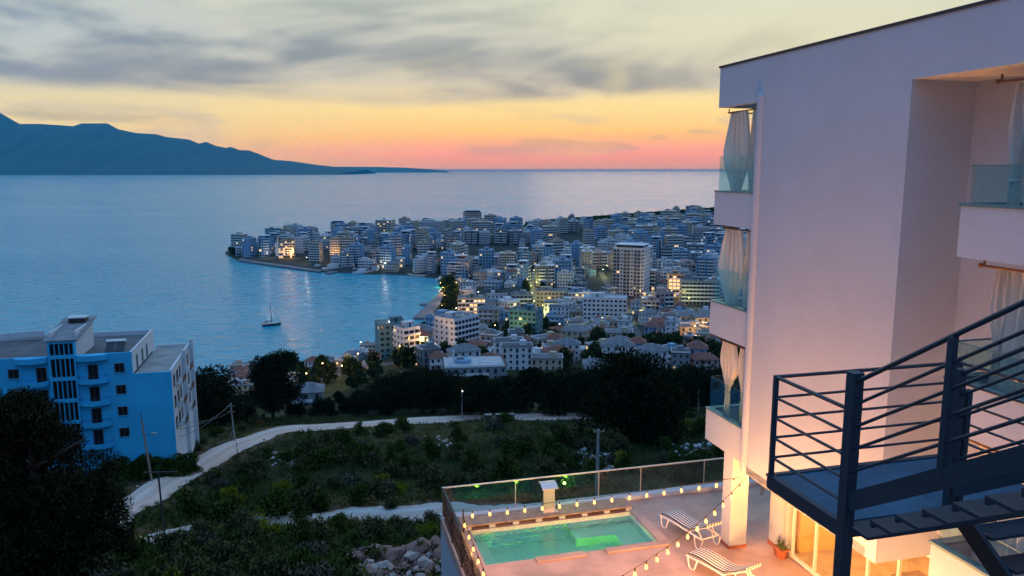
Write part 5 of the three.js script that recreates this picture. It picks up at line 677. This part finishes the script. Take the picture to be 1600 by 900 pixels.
function house(o) {
  const r = rng(o.seed), root = new THREE.Group(); root.name = 'house'; const { W, Z, n } = o, H = n * 3;
  part('wall', [box(-W / 2, W / 2, -6, H, -Z / 2, Z / 2)], wallMats[o.wall], root);
  if (o.hip) { const g = new THREE.CylinderGeometry(0.12, Math.SQRT1_2, 1, 4, 1).rotateY(Math.PI / 4).scale(W + 1.2, H * 0.18 + 1.2, Z + 1.2).translate(0, H + (H * 0.18 + 1.2) / 2, 0); const rf = part('roof', [g], roofMats[o.roof], root); part('chimney', [box(W * 0.2, W * 0.2 + 0.7, H + 0.5, H + 2.4, 0.3, 1.0)], wallMats[o.wall], rf); }
  else { const rf = part('roof', [box(-W / 2 - 0.3, W / 2 + 0.3, H, H + 0.25, -Z / 2 - 0.3, Z / 2 + 0.3)], roofMats[o.roof], root); part('stair_head', [box(-W * 0.3, -W * 0.3 + 3, H + 0.25, H + 2.6, -1.5, 1.5)], wallMats[o.wall], rf); part('parapet', [box(-W / 2, W / 2, H + 0.25, H + 0.9, Z / 2 - 0.2, Z / 2), box(-W / 2, -W / 2 + 0.2, H + 0.25, H + 0.9, -Z / 2, Z / 2 - 0.2), box(W / 2 - 0.2, W / 2, H + 0.25, H + 0.9, -Z / 2, Z / 2 - 0.2)], trim, rf); }
  const win = [], lit = [], bal = []; const nx = Math.max(2, Math.round(W / 3.2)), nz = Math.max(2, Math.round(Z / 3.6));
  for (let f = 0; f < n; f++) { for (const s of [1, -1]) { for (let k = 0; k < nx; k++) { const x = -W / 2 + (k + 0.5) * W / nx; (r() < o.lit ? lit : win).push(box(x - 0.55, x + 0.55, f * 3 + (k % 2 ? 0.9 : 0.1), f * 3 + 2.25, s * Z / 2, s * (Z / 2 + 0.06))); } for (let k = 0; k < nz; k++) { const z = -Z / 2 + (k + 0.5) * Z / nz; (r() < o.lit ? lit : win).push(box(s * W / 2, s * (W / 2 + 0.06), f * 3 + 0.9, f * 3 + 2.2, z - 0.5, z + 0.5)); } } if (f) bal.push(box(-W / 2 + 0.3, W / 2 * 0.4, f * 3 - 0.15, f * 3 + 0.05, Z / 2, Z / 2 + 1.3), box(-W / 2 + 0.3, W / 2 * 0.4, f * 3 + 0.05, f * 3 + 0.9, Z / 2 + 1.2, Z / 2 + 1.3)); }
  part('window', win, glassDark, root, 'stuff'); if (lit.length) part('lit_window', lit, litWin, root, 'stuff'); if (bal.length) part('balcony', bal, trim, root, 'stuff');
  root.userData = { category: 'house' }; return root;
}
const TAKEN = [];                        // [x, D, radius]
function put(root, x, D, turn, label, group, rad, sink = 0) { root.name = numbered(root.name.replace(/_\d{3}$/, '')); root.position.set(...at(x, D, -sink)); root.rotation.y = turn; tag(root, label, null, group); scene.add(root); TAKEN.push([x, D, rad]); return root; }
// landmarks first
function site(px, py) { return land(px, py); }
{
  let x, D;
  [x, D] = site(986, 459); put(block({ seed: 1, W: 27, Z: 21, n: 13, wall: 'white', style: 1, lit: 0.02, crown: true, frame: true, par: wallMats.grey }), x, D, -0.42, 'tall thirteen-storey white hotel tower rising above the town', null, 24);
  [x, D] = site(738, 361); put(block({ seed: 2, W: 27, Z: 22, n: 10, wall: 'pink', style: 3, lit: 0.02, crown: true }), x, D, 0.2, 'pinkish ten-storey tower highest on the ridge line', null, 22);
  [x, D] = site(528, 368); put(block({ seed: 3, W: 24, Z: 18, n: 8, wall: 'grey', style: 1, lit: 0.03, crown: true }), x, D, 0.3, 'grey eight-storey block topping the headland roofs', null, 20);
  [x, D] = site(603, 378); put(block({ seed: 4, W: 22, Z: 18, n: 10, wall: 'cream', style: 3, lit: 0.12, frame: true }), x, D, -0.2, 'cream ten-storey block with lit lower windows on the headland', null, 18);
  [x, D] = site(671, 372); put(block({ seed: 5, W: 42, Z: 18, n: 8, wall: 'white', style: 1, lit: 0.02 }), x, D, 0.1, 'wide pale eight-storey block between the two ridge towers', null, 26);
  [x, D] = site(449, 402); put(block({ seed: 6, W: 19, Z: 14, n: 7, wall: 'ochre', style: 0, lit: 0.35 }), x, D, 0.15, 'ochre seven-storey hotel with lit balcony bands by the mole', null, 16);
  [x, D] = site(459, 383); put(block({ seed: 7, W: 22, Z: 14, n: 9, wall: 'white', style: 3, lit: 0.03 }), x, D, -0.3, 'white nine-storey block behind the ochre hotel', null, 18);
  [[436, 386, 24, 6], [418, 388, 20, 5], [404, 390, 18, 3], [428, 377, 26, 7]].forEach(([px, py, W, n], k) => { [x, D] = site(px, py); put(block({ seed: 20 + k, W, Z: 14, n, wall: 'teal', style: 0, lit: 0.02 }), x, D, 0.5, `teal ${NUM[n]}-storey stepped hotel wing at the tip of the headland`, null, 14); });
  [x, D] = site(737, 503); put(block({ seed: 8, W: 20, Z: 14, n: 6, wall: 'cream', style: 0, lit: 0.5, low: true }), x, D, 0.05, 'cream six-storey hotel with glowing balconies on the lit promenade', null, 14);
  [x, D] = site(714, 545); put(block({ seed: 9, W: 20, Z: 15, n: 6, wall: 'white', style: 0, lit: 0.02 }), x, D, 0.9, 'white six-storey hotel with slanting balcony bands at the promenade end', null, 14);
  [x, D] = site(690, 532); put(block({ seed: 10, W: 15, Z: 12, n: 5, wall: 'blue', style: 0, lit: 0.04 }), x, D, 0.9, 'pale blue five-storey hotel with slanting balconies over the water', null, 11);
  [x, D] = site(612, 556); put(block({ seed: 11, W: 15, Z: 12, n: 6, wall: 'teal', style: 2, lit: 0.05, par: glassDark }), x, D, 0.35, 'teal glass-fronted hotel tower standing at the water edge', null, 12);
  [x, D] = site(636, 556); put(block({ seed: 14, W: 10, Z: 10, n: 5, wall: 'white', style: 0, lit: 0.05 }), x, D, 0.7, 'white five-storey hotel wing beside the teal tower', null, 8);
  [x, D] = site(822, 530); put(block({ seed: 12, W: 17, Z: 13, n: 6, wall: 'teal', style: 2, lit: 0.02, roof: 'dark' }), x, D, -0.35, 'dark teal office block with pale ribs in the town centre', null, 13);
  [x, D] = site(1092, 474); put(block({ seed: 13, W: 30, Z: 14, n: 6, wall: 'grey', style: 0, lit: 0.02 }), x, D, -0.1, 'wide grey six-storey block with pale bands near the hotel balconies', null, 18);
  [x, D] = site(1055, 462); put(block({ seed: 15, W: 13, Z: 12, n: 6, wall: 'ochre', style: 0, lit: 0.75 }), x, D, -0.1, 'orange-lit six-storey block beside the wide grey one', null, 9);
  [x, D] = site(905, 480); put(block({ seed: 16, W: 19, Z: 12, n: 4, wall: 'blue', style: 2, lit: 0.1 }), x, D, 0.05, 'blue four-storey block glowing orange at its foot', null, 12);
  [x, D] = site(862, 478); put(block({ seed: 17, W: 24, Z: 14, n: 4, wall: 'cream', style: 2, lit: 0.04 }), x, D, -0.1, 'low wide cream block beside the lit avenue', null, 14);
  [x, D] = site(945, 505); put(block({ seed: 18, W: 30, Z: 15, n: 6, wall: 'white', style: 2, lit: 0.03, roof: 'pale' }), x, D, -0.15, 'long white six-storey block in front of the hotel tower', null, 18);
  [x, D] = site(1100, 385); put(block({ seed: 19, W: 36, Z: 16, n: 3, wall: 'cream', style: 2, lit: 0.05, roof: 'dark' }), x, D, 0, 'long low cream school building under the dark grove', null, 20);
  // villa with the flat pale roof in front
  [x, D] = site(742, 588); { const v = house({ seed: 30, W: 25, Z: 17, n: 2, wall: 'grey', roof: 'pale', lit: 0.02 }); part('roof_drum', [new THREE.CylinderGeometry(3.4, 3.6, 1.6, 24).translate(-5, 6.9, 0)], wallMats.blue, v); part('flue', [rod(V(-9, 6, 3), V(-9, 12, 3), 0.45, 0.4, 12)], trim, v); part('red_edge', [box(11.9, 12.6, 6.26, 6.9, -8.8, 8.8)], roofMats.red, v); put(v, x, D, 0.12, 'wide two-storey villa with a flat pale roof and a round roof drum', null, 16); }
  [x, D] = site(480, 634); put(house({ seed: 31, W: 11, Z: 9, n: 2, wall: 'grey', roof: 'flat', hip: true, lit: 0.02 }), x, D, 0.2, 'small grey hip-roofed house beside the lone round pine', null, 8);
}
// streets and quays
const asphalt = std({ color: rgb(0.085, 0.085, 0.088), roughness: 0.9, map: rep(T.gravel, 0.1) }), paving = std({ color: rgb(0.36, 0.33, 0.31), roughness: 0.85, map: rep(T.gravel, 0.06) }), quayMat = std({ color: rgb(0.16, 0.18, 0.20), roughness: 0.85, map: rep(T.gravel, 0.05) });
function street(name, pts, half, mat, label) { const c = new THREE.CatmullRomCurve3(pts.map(([a, b]) => { const [x, D] = land(a, b); return V(x, 0, D); })); const s = c.getSpacedPoints(40); s.forEach((p) => { p.y = ground(p.x, p.z); TAKEN.push([p.x, p.z, half + 1]); }); ribbon(name, s, half, 0.25, mat, label); return s; }
const promenade = street('promenade', [[697, 441], [703, 456], [708, 470], [704, 490], [700, 512], [692, 530]], 7, paving, 'broad lit promenade along the bay');
const avenue = street('avenue', [[846, 503], [840, 478], [835, 455], [831, 438], [829, 425]], 3.6, asphalt, 'straight lit avenue through the town');
street('back_street', [[1010, 545], [990, 512], [975, 478], [950, 445], [938, 425]], 3, asphalt, 'street climbing past the hotel tower');
street('shore_road', [[470, 606], [520, 590], [570, 574], [620, 568], [680, 560]], 4, asphalt, 'shore road behind the little beach houses');
function slab(name, pts, y0, y1, mat, label, cat) { const s = new THREE.Shape(pts.map(([x, D]) => new THREE.Vector2(x, D))); const g = new THREE.ExtrudeGeometry(s, { depth: y1 - y0, bevelEnabled: false }).rotateX(-Math.PI / 2).translate(0, y0, 0); return solo(name, [g], mat, label, cat, null, 'structure'); }
const sea = (px, py) => { const d = pixelRay(px, py), t = -EYE / d.y; return [d.x * t, -d.z * t]; };
slab('mole', [sea(371, 409), sea(500, 427), sea(503, 424), sea(376, 405.5)], -4, 2.0, quayMat, 'long dark stone mole off the headland', 'mole');
slab('harbour_quay', [sea(395, 408), sea(470, 416), sea(540, 421), sea(600, 424), sea(640, 427), sea(640, 418), sea(520, 408), sea(420, 398)], -4, 1.9, paving, 'pale harbour quay in front of the headland hotels', 'quay');
slab('jetty', [sea(508, 427), sea(538, 421), sea(541, 423), sea(514, 429.5)], -4, 1.6, quayMat, 'short jetty beside the moored yachts', 'jetty');
slab('triangular_quay', [sea(646, 499), sea(668, 500.5), sea(692, 473), sea(697, 455), sea(690, 458)], -4, 1.7, quayMat, 'dark triangular quay jutting from the promenade', 'quay');
slab('jetty', [sea(656, 478), sea(680, 478), sea(682, 475.5), sea(658, 476)], -4, 1.3, quayMat, 'thin jetty above the triangular quay', 'jetty');
slab('beach', [sea(640, 432), sea(690, 434), sea(702, 438), sea(704, 428), sea(660, 424), sea(630, 426)], -2, 1.6, std({ color: rgb(0.42, 0.38, 0.32), roughness: 1, map: rep(T.gravel, 0.05) }), 'narrow pale beach at the head of the bay', 'beach');
// ordinary buildings: a few dozen kinds, each repeated here and there
{
  const r = rng(808), kinds = [], walls = ['white', 'white', 'white', 'grey', 'blue', 'cream', 'white', 'grey', 'pink', 'white', 'cream', 'blue'];
  const feature = ['full-width balconies', 'paired balcony bays', 'plain punched windows', 'corner balconies'];
  for (let k = 0; k < 22; k++) { const n = 3 + (k % 6), style = [0, 1, 2, 3, 1, 0, 3][k % 7], wall = walls[k % 12], W = 11 + ((k * 7) % 9), Z = 10 + ((k * 5) % 5), roof = ['flat', 'pale', 'dark', 'flat', 'pale'][k % 5]; kinds.push({ root: block({ seed: 900 + k, W, Z, n, wall, style, roof, lit: k % 4 === 0 ? 0.05 : 0.015, frame: k % 5 === 0, crown: k % 9 === 4 }), n, rad: Math.max(W, Z) * 0.62, words: `${wall === 'blue' ? 'pale blue' : wall} ${NUM[n]}-storey ${n > 4 ? 'block' : 'low-rise'} with ${feature[style]} and ${roof === 'flat' ? 'grey' : roof} roof` }); }
  const hkinds = []; for (let k = 0; k < 14; k++) { const n = 1 + (k % 3) + (k % 5 === 0 ? 1 : 0), hip = k % 2 === 0, wall = walls[(k * 5) % 12], W = 8 + (k * 3) % 8, Z = 7 + (k * 2) % 5, roof = hip ? (k % 4 === 0 ? 'red' : 'flat') : ['pale', 'flat', 'dark'][k % 3]; hkinds.push({ n, root: house({ seed: 950 + k, W, Z, n, wall, roof, hip, lit: 0.04 }), rad: Math.max(W, Z) * 0.6, words: `${wall === 'blue' ? 'pale blue' : wall} ${NUM[n]}-storey house with ${hip ? (roof === 'red' ? 'red hipped' : 'grey hipped') : roof === 'flat' ? 'flat grey' : 'flat ' + roof} roof` }); }
  const zone = (x, D, px) => D < 470 ? 'below the pine slope' : D < 760 ? (px < 800 ? 'behind the promenade' : 'below the hotel tower') : D < 1050 ? (px < 660 ? 'along the harbour quay' : 'behind the bay') : px < 700 ? 'up on the headland' : 'up on the ridge';
  let na = 0, nh = 0, nl = 0; const trees = [];
  for (let D = 345; D < 1720;) { const step = lerp(12, 22, sstep(350, 1300, D)); for (let x = -420; x < D * (D > 500 ? 0.40 : 0.29) + 10; x += step * (0.9 + 0.35 * r())) { const X = x + (r() - 0.5) * step * 0.4, Y = D + (r() - 0.5) * step * 0.5; const px = 800 + 1213 * X / Y; if (px < 340) continue; const c = coastDist(X, Y); if (c < (Y > 1050 ? 16 : 9)) continue; const pz = fbm(X * 0.012 + 30, Y * 0.012, 3); if (Y > 1400 && X > 0.025 * Y) continue;  const wantTree = pz > 0.60 || r() < 0.07 || (Y < 380 && r() < 0.35); if (wantTree) { trees.push([X, Y]); continue; }
      const small = Y < 520 || r() < (Y < 640 ? 0.75 : Y < 800 ? 0.5 : 0.25); const bag = small ? hkinds : kinds; let k = bag[Math.floor(r() * bag.length)]; if (px > 1135) { if (small) continue; for (let q = 0; q < 20 && k.n > 4; q++) k = bag[Math.floor(r() * bag.length)]; } if (!small && Y > 1000 && k.n < 6 && r() < 0.6) k = bag[Math.floor(r() * bag.length)]; if (!small && Y < 700 && k.n > 5) continue; if (small && px < 600 && Y < 540) for (let q = 0; q < 6 && k.n > 2; q++) k = bag[Math.floor(r() * bag.length)]; const cap = px > 1000 ? 1 : 0; if (TAKEN.some(([a, b, q]) => Math.hypot(a - X, b - Y) < q + k.rad * 0.55)) { continue; }
      const low = !small && k.n <= 4; if ((small ? nh : low ? nl : na) >= 292) continue; if (small) nh++; else if (low) nl++; else na++;
      const turn = [0.1, -0.3, 0.5, 1.4, -0.1][Math.floor(r() * 5)] + (r() - 0.5) * 0.2 + (r() < 0.5 ? Math.PI : 0), label = `${k.words} ${zone(X, Y, px)}`;
      const o = copyOf(k.root, at(X, Y), turn, (px < 600 && Y < 540 ? 0.68 : 0.9) + r() * 0.2, label, label); TAKEN.push([X, Y, k.rad * 0.55]); }
    D += step * 0.86; }
  console.log('town', na, nl, nh, trees.length);
  // trees between the houses
  const tp = []; for (let k = 0; k < 4; k++) { const root = new THREE.Group(); root.name = 'town_tree'; leafPart('crown', leafGeo(700 + k, lumps(705 + k, 9, 3.6, 4.6, 1.2), 700, 1.0, PINE.concat(SCRUB), 1.6), root); part('trunk', [rod(V(0, -1, 0), V(0.2, 4.4, 0), 0.3, 0.14, 7)], bark, root); root.userData = { category: 'tree' }; tp.push(root); }
  let nt = 0; const tree = (x, D, s, where) => { if (nt++ > 285) return; const l = `dark rounded tree ${where}`; copyOf(tp[nt % 4], at(x, D), nt * 1.7, s, l, l); };
  for (const q of promenade) for (const off of [-5, 2]) if (r() < 0.8) tree(q.x + off + r() * 2, q.z + r() * 5, 0.9 + r() * 0.5, 'lining the lit promenade');
  for (const q of avenue) for (const off of [-7, 7]) if (r() < 0.7) tree(q.x + off, q.z, 0.7 + r() * 0.4, 'lining the lit avenue');
  for (let k = 0; k < 16; k++) { const [x, D] = land(1030 + r() * 90, 362 + r() * 12); tree(x, D, 1.4 + r(), 'in the grove above the long low school'); }
  for (let k = 0; k < 14; k++) { const [x, D] = land(360 + r() * 46, 391 + r() * 8); tree(x, D, 1.0 + r() * 0.6, 'at the tip of the headland'); }
  for (let k = 0; k < 12; k++) { const [x, D] = land(690 + r() * 60, 424 + r() * 8); tree(x, D, 1.3 + r() * 0.5, 'in the park at the head of the bay'); }
  for (let k = 0; k < 22; k++) { const [x, D] = land(470 + r() * 120, 572 + r() * 36); tree(x, D, 0.6 + r() * 0.4, 'along the shore road'); }
  for (const [x, D] of trees) if (D < 1400) tree(x, D, 0.8 + r() * 0.8, D < 500 ? 'among the houses below the pine slope' : D < 900 ? 'among the blocks of the town' : 'among the far blocks');
  { const mats = []; for (let k = 0; k < 9000; k++) { const D = 1390 + r() * 560, x = D * (0.02 + r() * 0.30); if (coastDist(x, D) < 6) continue; const s = 0.6 + r() * 1.2; mats.push(new THREE.Matrix4().compose(V(x, ground(x, D) - 0.5, -D), new THREE.Quaternion(), V(s, s * 0.8, s))); } const g = leafGeo(760, lumps(761, 5, 3.4, 3, 1), 160, 1.5, SCRUB, 1.5); const im = new THREE.InstancedMesh(g, leafMat, mats.length); mats.forEach((m, i) => im.setMatrixAt(i, m)); im.name = 'far_scrub'; scene.add(im); tag(im, 'dark scrub covering the ridge behind the town', 'scrub', null, 'stuff'); }
}
// ------------------------------------------------------------------ street lamps of the town
const bulbWarm = std({ color: rgb(1, 0.8, 0.5), emissive: rgb(1, 0.60, 0.22), emissiveIntensity: 14 }), bulbYellow = std({ color: rgb(1, 1, 0.6), emissive: rgb(1, 0.95, 0.35), emissiveIntensity: 12 }), bulbWhite = std({ color: rgb(1, 1, 1), emissive: rgb(1, 0.95, 0.85), emissiveIntensity: 16 });
function townLamp(x, D, kind, h, cd, label, y) {
  const t = thing('street_lamp', label, 'street lamp', [x, y === undefined ? ground(x, D) : y, -D], 0, label); const c = kind === 'warm' ? rgb(1, 0.52, 0.16) : kind === 'yellow' ? rgb(1, 0.92, 0.22) : rgb(1, 0.92, 0.78);
  part('pole', [rod(V(0, -0.5, 0), V(0, h - 0.4, 0), 0.12, 0.08, 6)], darkMetal, t); const b = part('bulb', [new THREE.SphereGeometry(0.24, 10, 8).translate(0, h - 0.2, 0)], kind === 'warm' ? bulbWarm : kind === 'yellow' ? bulbYellow : bulbWhite, t); b.castShadow = false; lamp(t, V(0, h - 0.2, 0), c, cd, 0.24);
}
for (let i = 1; i < 40; i += 3) { const p = promenade[i]; townLamp(p.x + (i % 2 ? 7 : -7), p.z, 'warm', 6, 420, 'orange street lamp on the lit promenade'); }
for (let i = 1; i < 40; i += 3) { const p = avenue[i]; townLamp(p.x + (i % 2 === 1 ? 3 : -3), p.z, 'yellow', 5, 200, 'yellow-green street lamp on the lit avenue'); }
for (const [px, py, kind, cd, l] of [[942, 434, 'yellow', 170, 'yellow lamp in the street behind the hotel tower'], [948, 428, 'yellow', 120, 'yellow lamp in the street behind the hotel tower'], [993, 486, 'yellow', 150, 'yellow lamp in front of the hotel tower'], [1003, 506, 'yellow', 150, 'yellow lamp in front of the hotel tower'], [1076, 482, 'yellow', 120, 'yellow lamp beside the wide grey block'], [888, 482, 'warm', 150, 'orange lamp at the foot of the blue block'], [917, 486, 'warm', 150, 'orange lamp at the foot of the blue block'], [1049, 470, 'warm', 160, 'orange lamp at the foot of the orange-lit block'], [804, 536, 'yellow', 70, 'green-yellow lamp over the small lawn'], [1000, 470, 'warm', 110, 'orange lamp right of the hotel tower'], [620, 388, 'warm', 260, 'orange lamp under the cream headland block'], [606, 378, 'yellow', 200, 'yellow lamp under the cream headland block'], [545, 403, 'warm', 180, 'orange lamp along the harbour quay'], [572, 406, 'warm', 180, 'orange lamp along the harbour quay'], [590, 404, 'yellow', 180, 'yellow lamp along the harbour quay'], [520, 405, 'warm', 150, 'orange lamp along the harbour quay'], [640, 408, 'warm', 150, 'orange lamp along the harbour quay'], [455, 404, 'warm', 150, 'orange lamp under the ochre hotel'], [505, 594, 'warm', 70, 'orange lamp on the shore road'], [545, 588, 'warm', 90, 'orange lamp on the shore road'], [560, 578, 'warm', 90, 'orange lamp on the shore road'], [535, 600, 'warm', 70, 'orange lamp on the shore road'], [480, 612, 'warm', 60, 'orange lamp on the shore road'], [640, 558, 'warm', 90, 'orange lamp on the lit restaurant terrace'], [655, 552, 'warm', 90, 'orange lamp on the lit restaurant terrace'], [668, 556, 'warm', 90, 'orange lamp on the lit restaurant terrace'], [625, 566, 'warm', 70, 'orange lamp on the lit restaurant terrace'], [1085, 530, 'warm', 120, 'orange lamp below the middle sea-side balcony'], [1098, 524, 'warm', 120, 'orange lamp below the middle sea-side balcony'], [835, 527, 'yellow', 60, 'yellow lamp beside the dark teal office block'], [1030, 350, 'yellow', 160, 'yellow lamp up on the ridge']]) { const [x, D] = land(px, py); townLamp(x, D, kind, 8.5, cd * 2.8, l); }
for (const [px, py] of [[418, 408], [480, 416], [542, 418], [585, 424], [602, 426]]) { const [x, D] = sea(px, py); townLamp(x, D, px === 585 || px === 542 ? 'warm' : 'white', 9, 170, 'tall lamp standing at the water edge of the harbour', 1.9); }
for (const [px, py] of [[608, 503], [618, 503]]) { const d = pixelRay(px, py), D = land(612, 556)[1]; const k = D / -d.z; townLamp(d.x * k, D, 'white', 2.2, 60, 'white floodlight on the roof of the teal tower', EYE + d.y * k - 2); }
{ const r = rng(515); for (let k = 0; k < 60; k++) { const [x, D] = land(440 + r() * 670, 385 + r() * 175); if (coastDist(x, D) < 8) continue; const w = r(); const t = thing('porch_light', 'small bare lamp shining between the houses of the town', 'lamp', [x, ground(x, D), -D], 0, 'small lamps between the town houses'); part('pole', [rod(V(0, -0.5, 0), V(0, 7.4, 0), 0.09, 0.07, 6)], darkMetal, t); part('bulb', [new THREE.SphereGeometry(0.22, 8, 6).translate(0, 7.6, 0)], w < 0.4 ? bulbWhite : w < 0.75 ? bulbWarm : bulbYellow, t); } }
// ------------------------------------------------------------------ boats
function hull(L, B, H, mat, t) { const g = new THREE.BufferGeometry(), pos = [], idx = [], n = 16; for (let i = 0; i <= n; i++) { const q = i / n, b = B / 2 * Math.pow(Math.sin(Math.min(1, q * 0.85 + 0.28) * Math.PI), 0.6) * (q > 0.55 ? Math.pow(1 - Math.pow((q - 0.55) / 0.45, 2.2), 0.8) : 1); const x = (q - 0.5) * L, sh = H * (1 + 0.28 * q * q); for (const [k, y] of [[-1, sh], [-0.85, 0.3 * H], [0, -0.45 * H], [0.85, 0.3 * H], [1, sh]]) pos.push(x + (y > 0 ? q * 0.06 * L * y / sh : 0), y, k * b); } for (let i = 0; i < n; i++) { for (let k = 0; k < 4; k++) { const a = i * 5 + k; idx.push(a, a + 1, a + 5, a + 1, a + 6, a + 5); } const a = i * 5; idx.push(a, a + 5, a + 4, a + 4, a + 5, a + 9); } idx.push(0, 2, 1, 0, 4, 2, 4, 3, 2); g.setAttribute('position', new THREE.Float32BufferAttribute(pos, 3)); g.setAttribute('uv', new THREE.Float32BufferAttribute(pos.map((v) => v).slice(0, pos.length / 3 * 2), 2)); g.setIndex(idx); const f = g.toNonIndexed(); f.computeVertexNormals(); mat = mat.clone(); mat.side = THREE.DoubleSide; return part('hull', [f], mat, t); }
const navy = std({ color: rgb(0.03, 0.04, 0.06), roughness: 0.35 }), gel = std({ color: rgb(0.62, 0.63, 0.64), roughness: 0.3 });
{
  const [x, D] = sea(424, 509); const t = thing('sailing_boat', 'sailing yacht with furled sails anchored alone in the bay', 'boat', [x, 0, -D], 0.35); hull(13, 4, 1.5, navy, t); const c = part('cabin', [rbox(-2.4, 2.2, 1.5, 2.3, -1.1, 1.1, 0.2)], gel, t); part('porthole', [box(-1.6, 1.4, 1.75, 2.02, 1.1, 1.12)], M.black, c); const m = part('mast', [rod(V(0.6, 1.5, 0), V(-0.2, 18.5, 0), 0.22, 0.14)], navy, t); part('spreader', [rod(V(0.2, 10.5, -1.2), V(0.2, 10.5, 1.2), 0.05)], M.alu, m); part('boom', [rod(V(0.5, 3.2, 0), V(-4.6, 3.4, 0), 0.1)], M.alu, t); part('furled_sail', [rod(V(0.3, 3.5, 0), V(-4.4, 3.7, 0), 0.26, 0.18)], navy, t); part('furled_jib', [rod(V(6.2, 2.2, 0), V(-0.1, 17, 0), 0.12, 0.05)], gel, t); part('stay', [rod(V(-6.3, 1.8, 0), V(-0.2, 18.3, 0), 0.03)], M.alu, t); part('canopy', [rbox(-5.4, -2.6, 2.9, 3.1, -1.3, 1.3, 0.1), rod(V(-5.2, 1.5, 1.2), V(-5.2, 2.9, 1.2), 0.04), rod(V(-5.2, 1.5, -1.2), V(-5.2, 2.9, -1.2), 0.04), rod(V(-2.8, 1.5, 1.2), V(-2.8, 2.9, 1.2), 0.04)], navy, t);
  const motor = (px, py, L, turn, label) => { const [x2, D2] = sea(px, py); const b = thing('motor_yacht', label, 'boat', [x2, 0, -D2], turn, 'motor yachts moored at the harbour'); hull(L, L * 0.26, L * 0.13, gel, b); const c2 = part('cabin', [rbox(-L * 0.28, L * 0.18, L * 0.13, L * 0.24, -L * 0.09, L * 0.09, 0.2)], gel, b); part('windscreen', [box(L * 0.10, L * 0.185, L * 0.165, L * 0.215, -L * 0.092, L * 0.092)], M.black, c2); part('fly_bridge', [rbox(-L * 0.2, L * 0.04, L * 0.24, L * 0.30, -L * 0.07, L * 0.07, 0.15)], gel, b); part('radar_mast', [rod(V(-L * 0.1, L * 0.3, 0), V(-L * 0.12, L * 0.42, 0), 0.12)], M.alu, b); };
  motor(567, 428, 22, 0.5, 'white motor yacht lying alone off the harbour quay'); motor(524, 423, 30, 0.45, 'large white motor yacht alongside the short jetty'); motor(498, 420, 18, 0.2, 'white motor yacht between the mole and the quay'); motor(588, 426, 12, -0.4, 'small white motor boat at the lit end of the quay'); motor(556, 424, 14, 0.2, 'small white motor boat between the jetty and the quay lamps'); motor(690, 437, 12, 0.1, 'small white motor boat off the narrow beach');
  const [x3, D3] = sea(480, 446); const bo = thing('buoy', 'small dark buoy floating in the open bay', 'buoy', [x3, 0, -D3]); part('float', [new THREE.SphereGeometry(0.7, 14, 10).scale(1, 0.7, 1)], navy, bo); part('staff', [rod(V(0, 0.3, 0), V(0, 1.6, 0), 0.06)], navy, bo);
}
scene.traverse((o) => { if (o.isMesh) { o.castShadow = o.name !== 'bulb'; o.receiveShadow = true; } });
renderer.render(scene, camera);
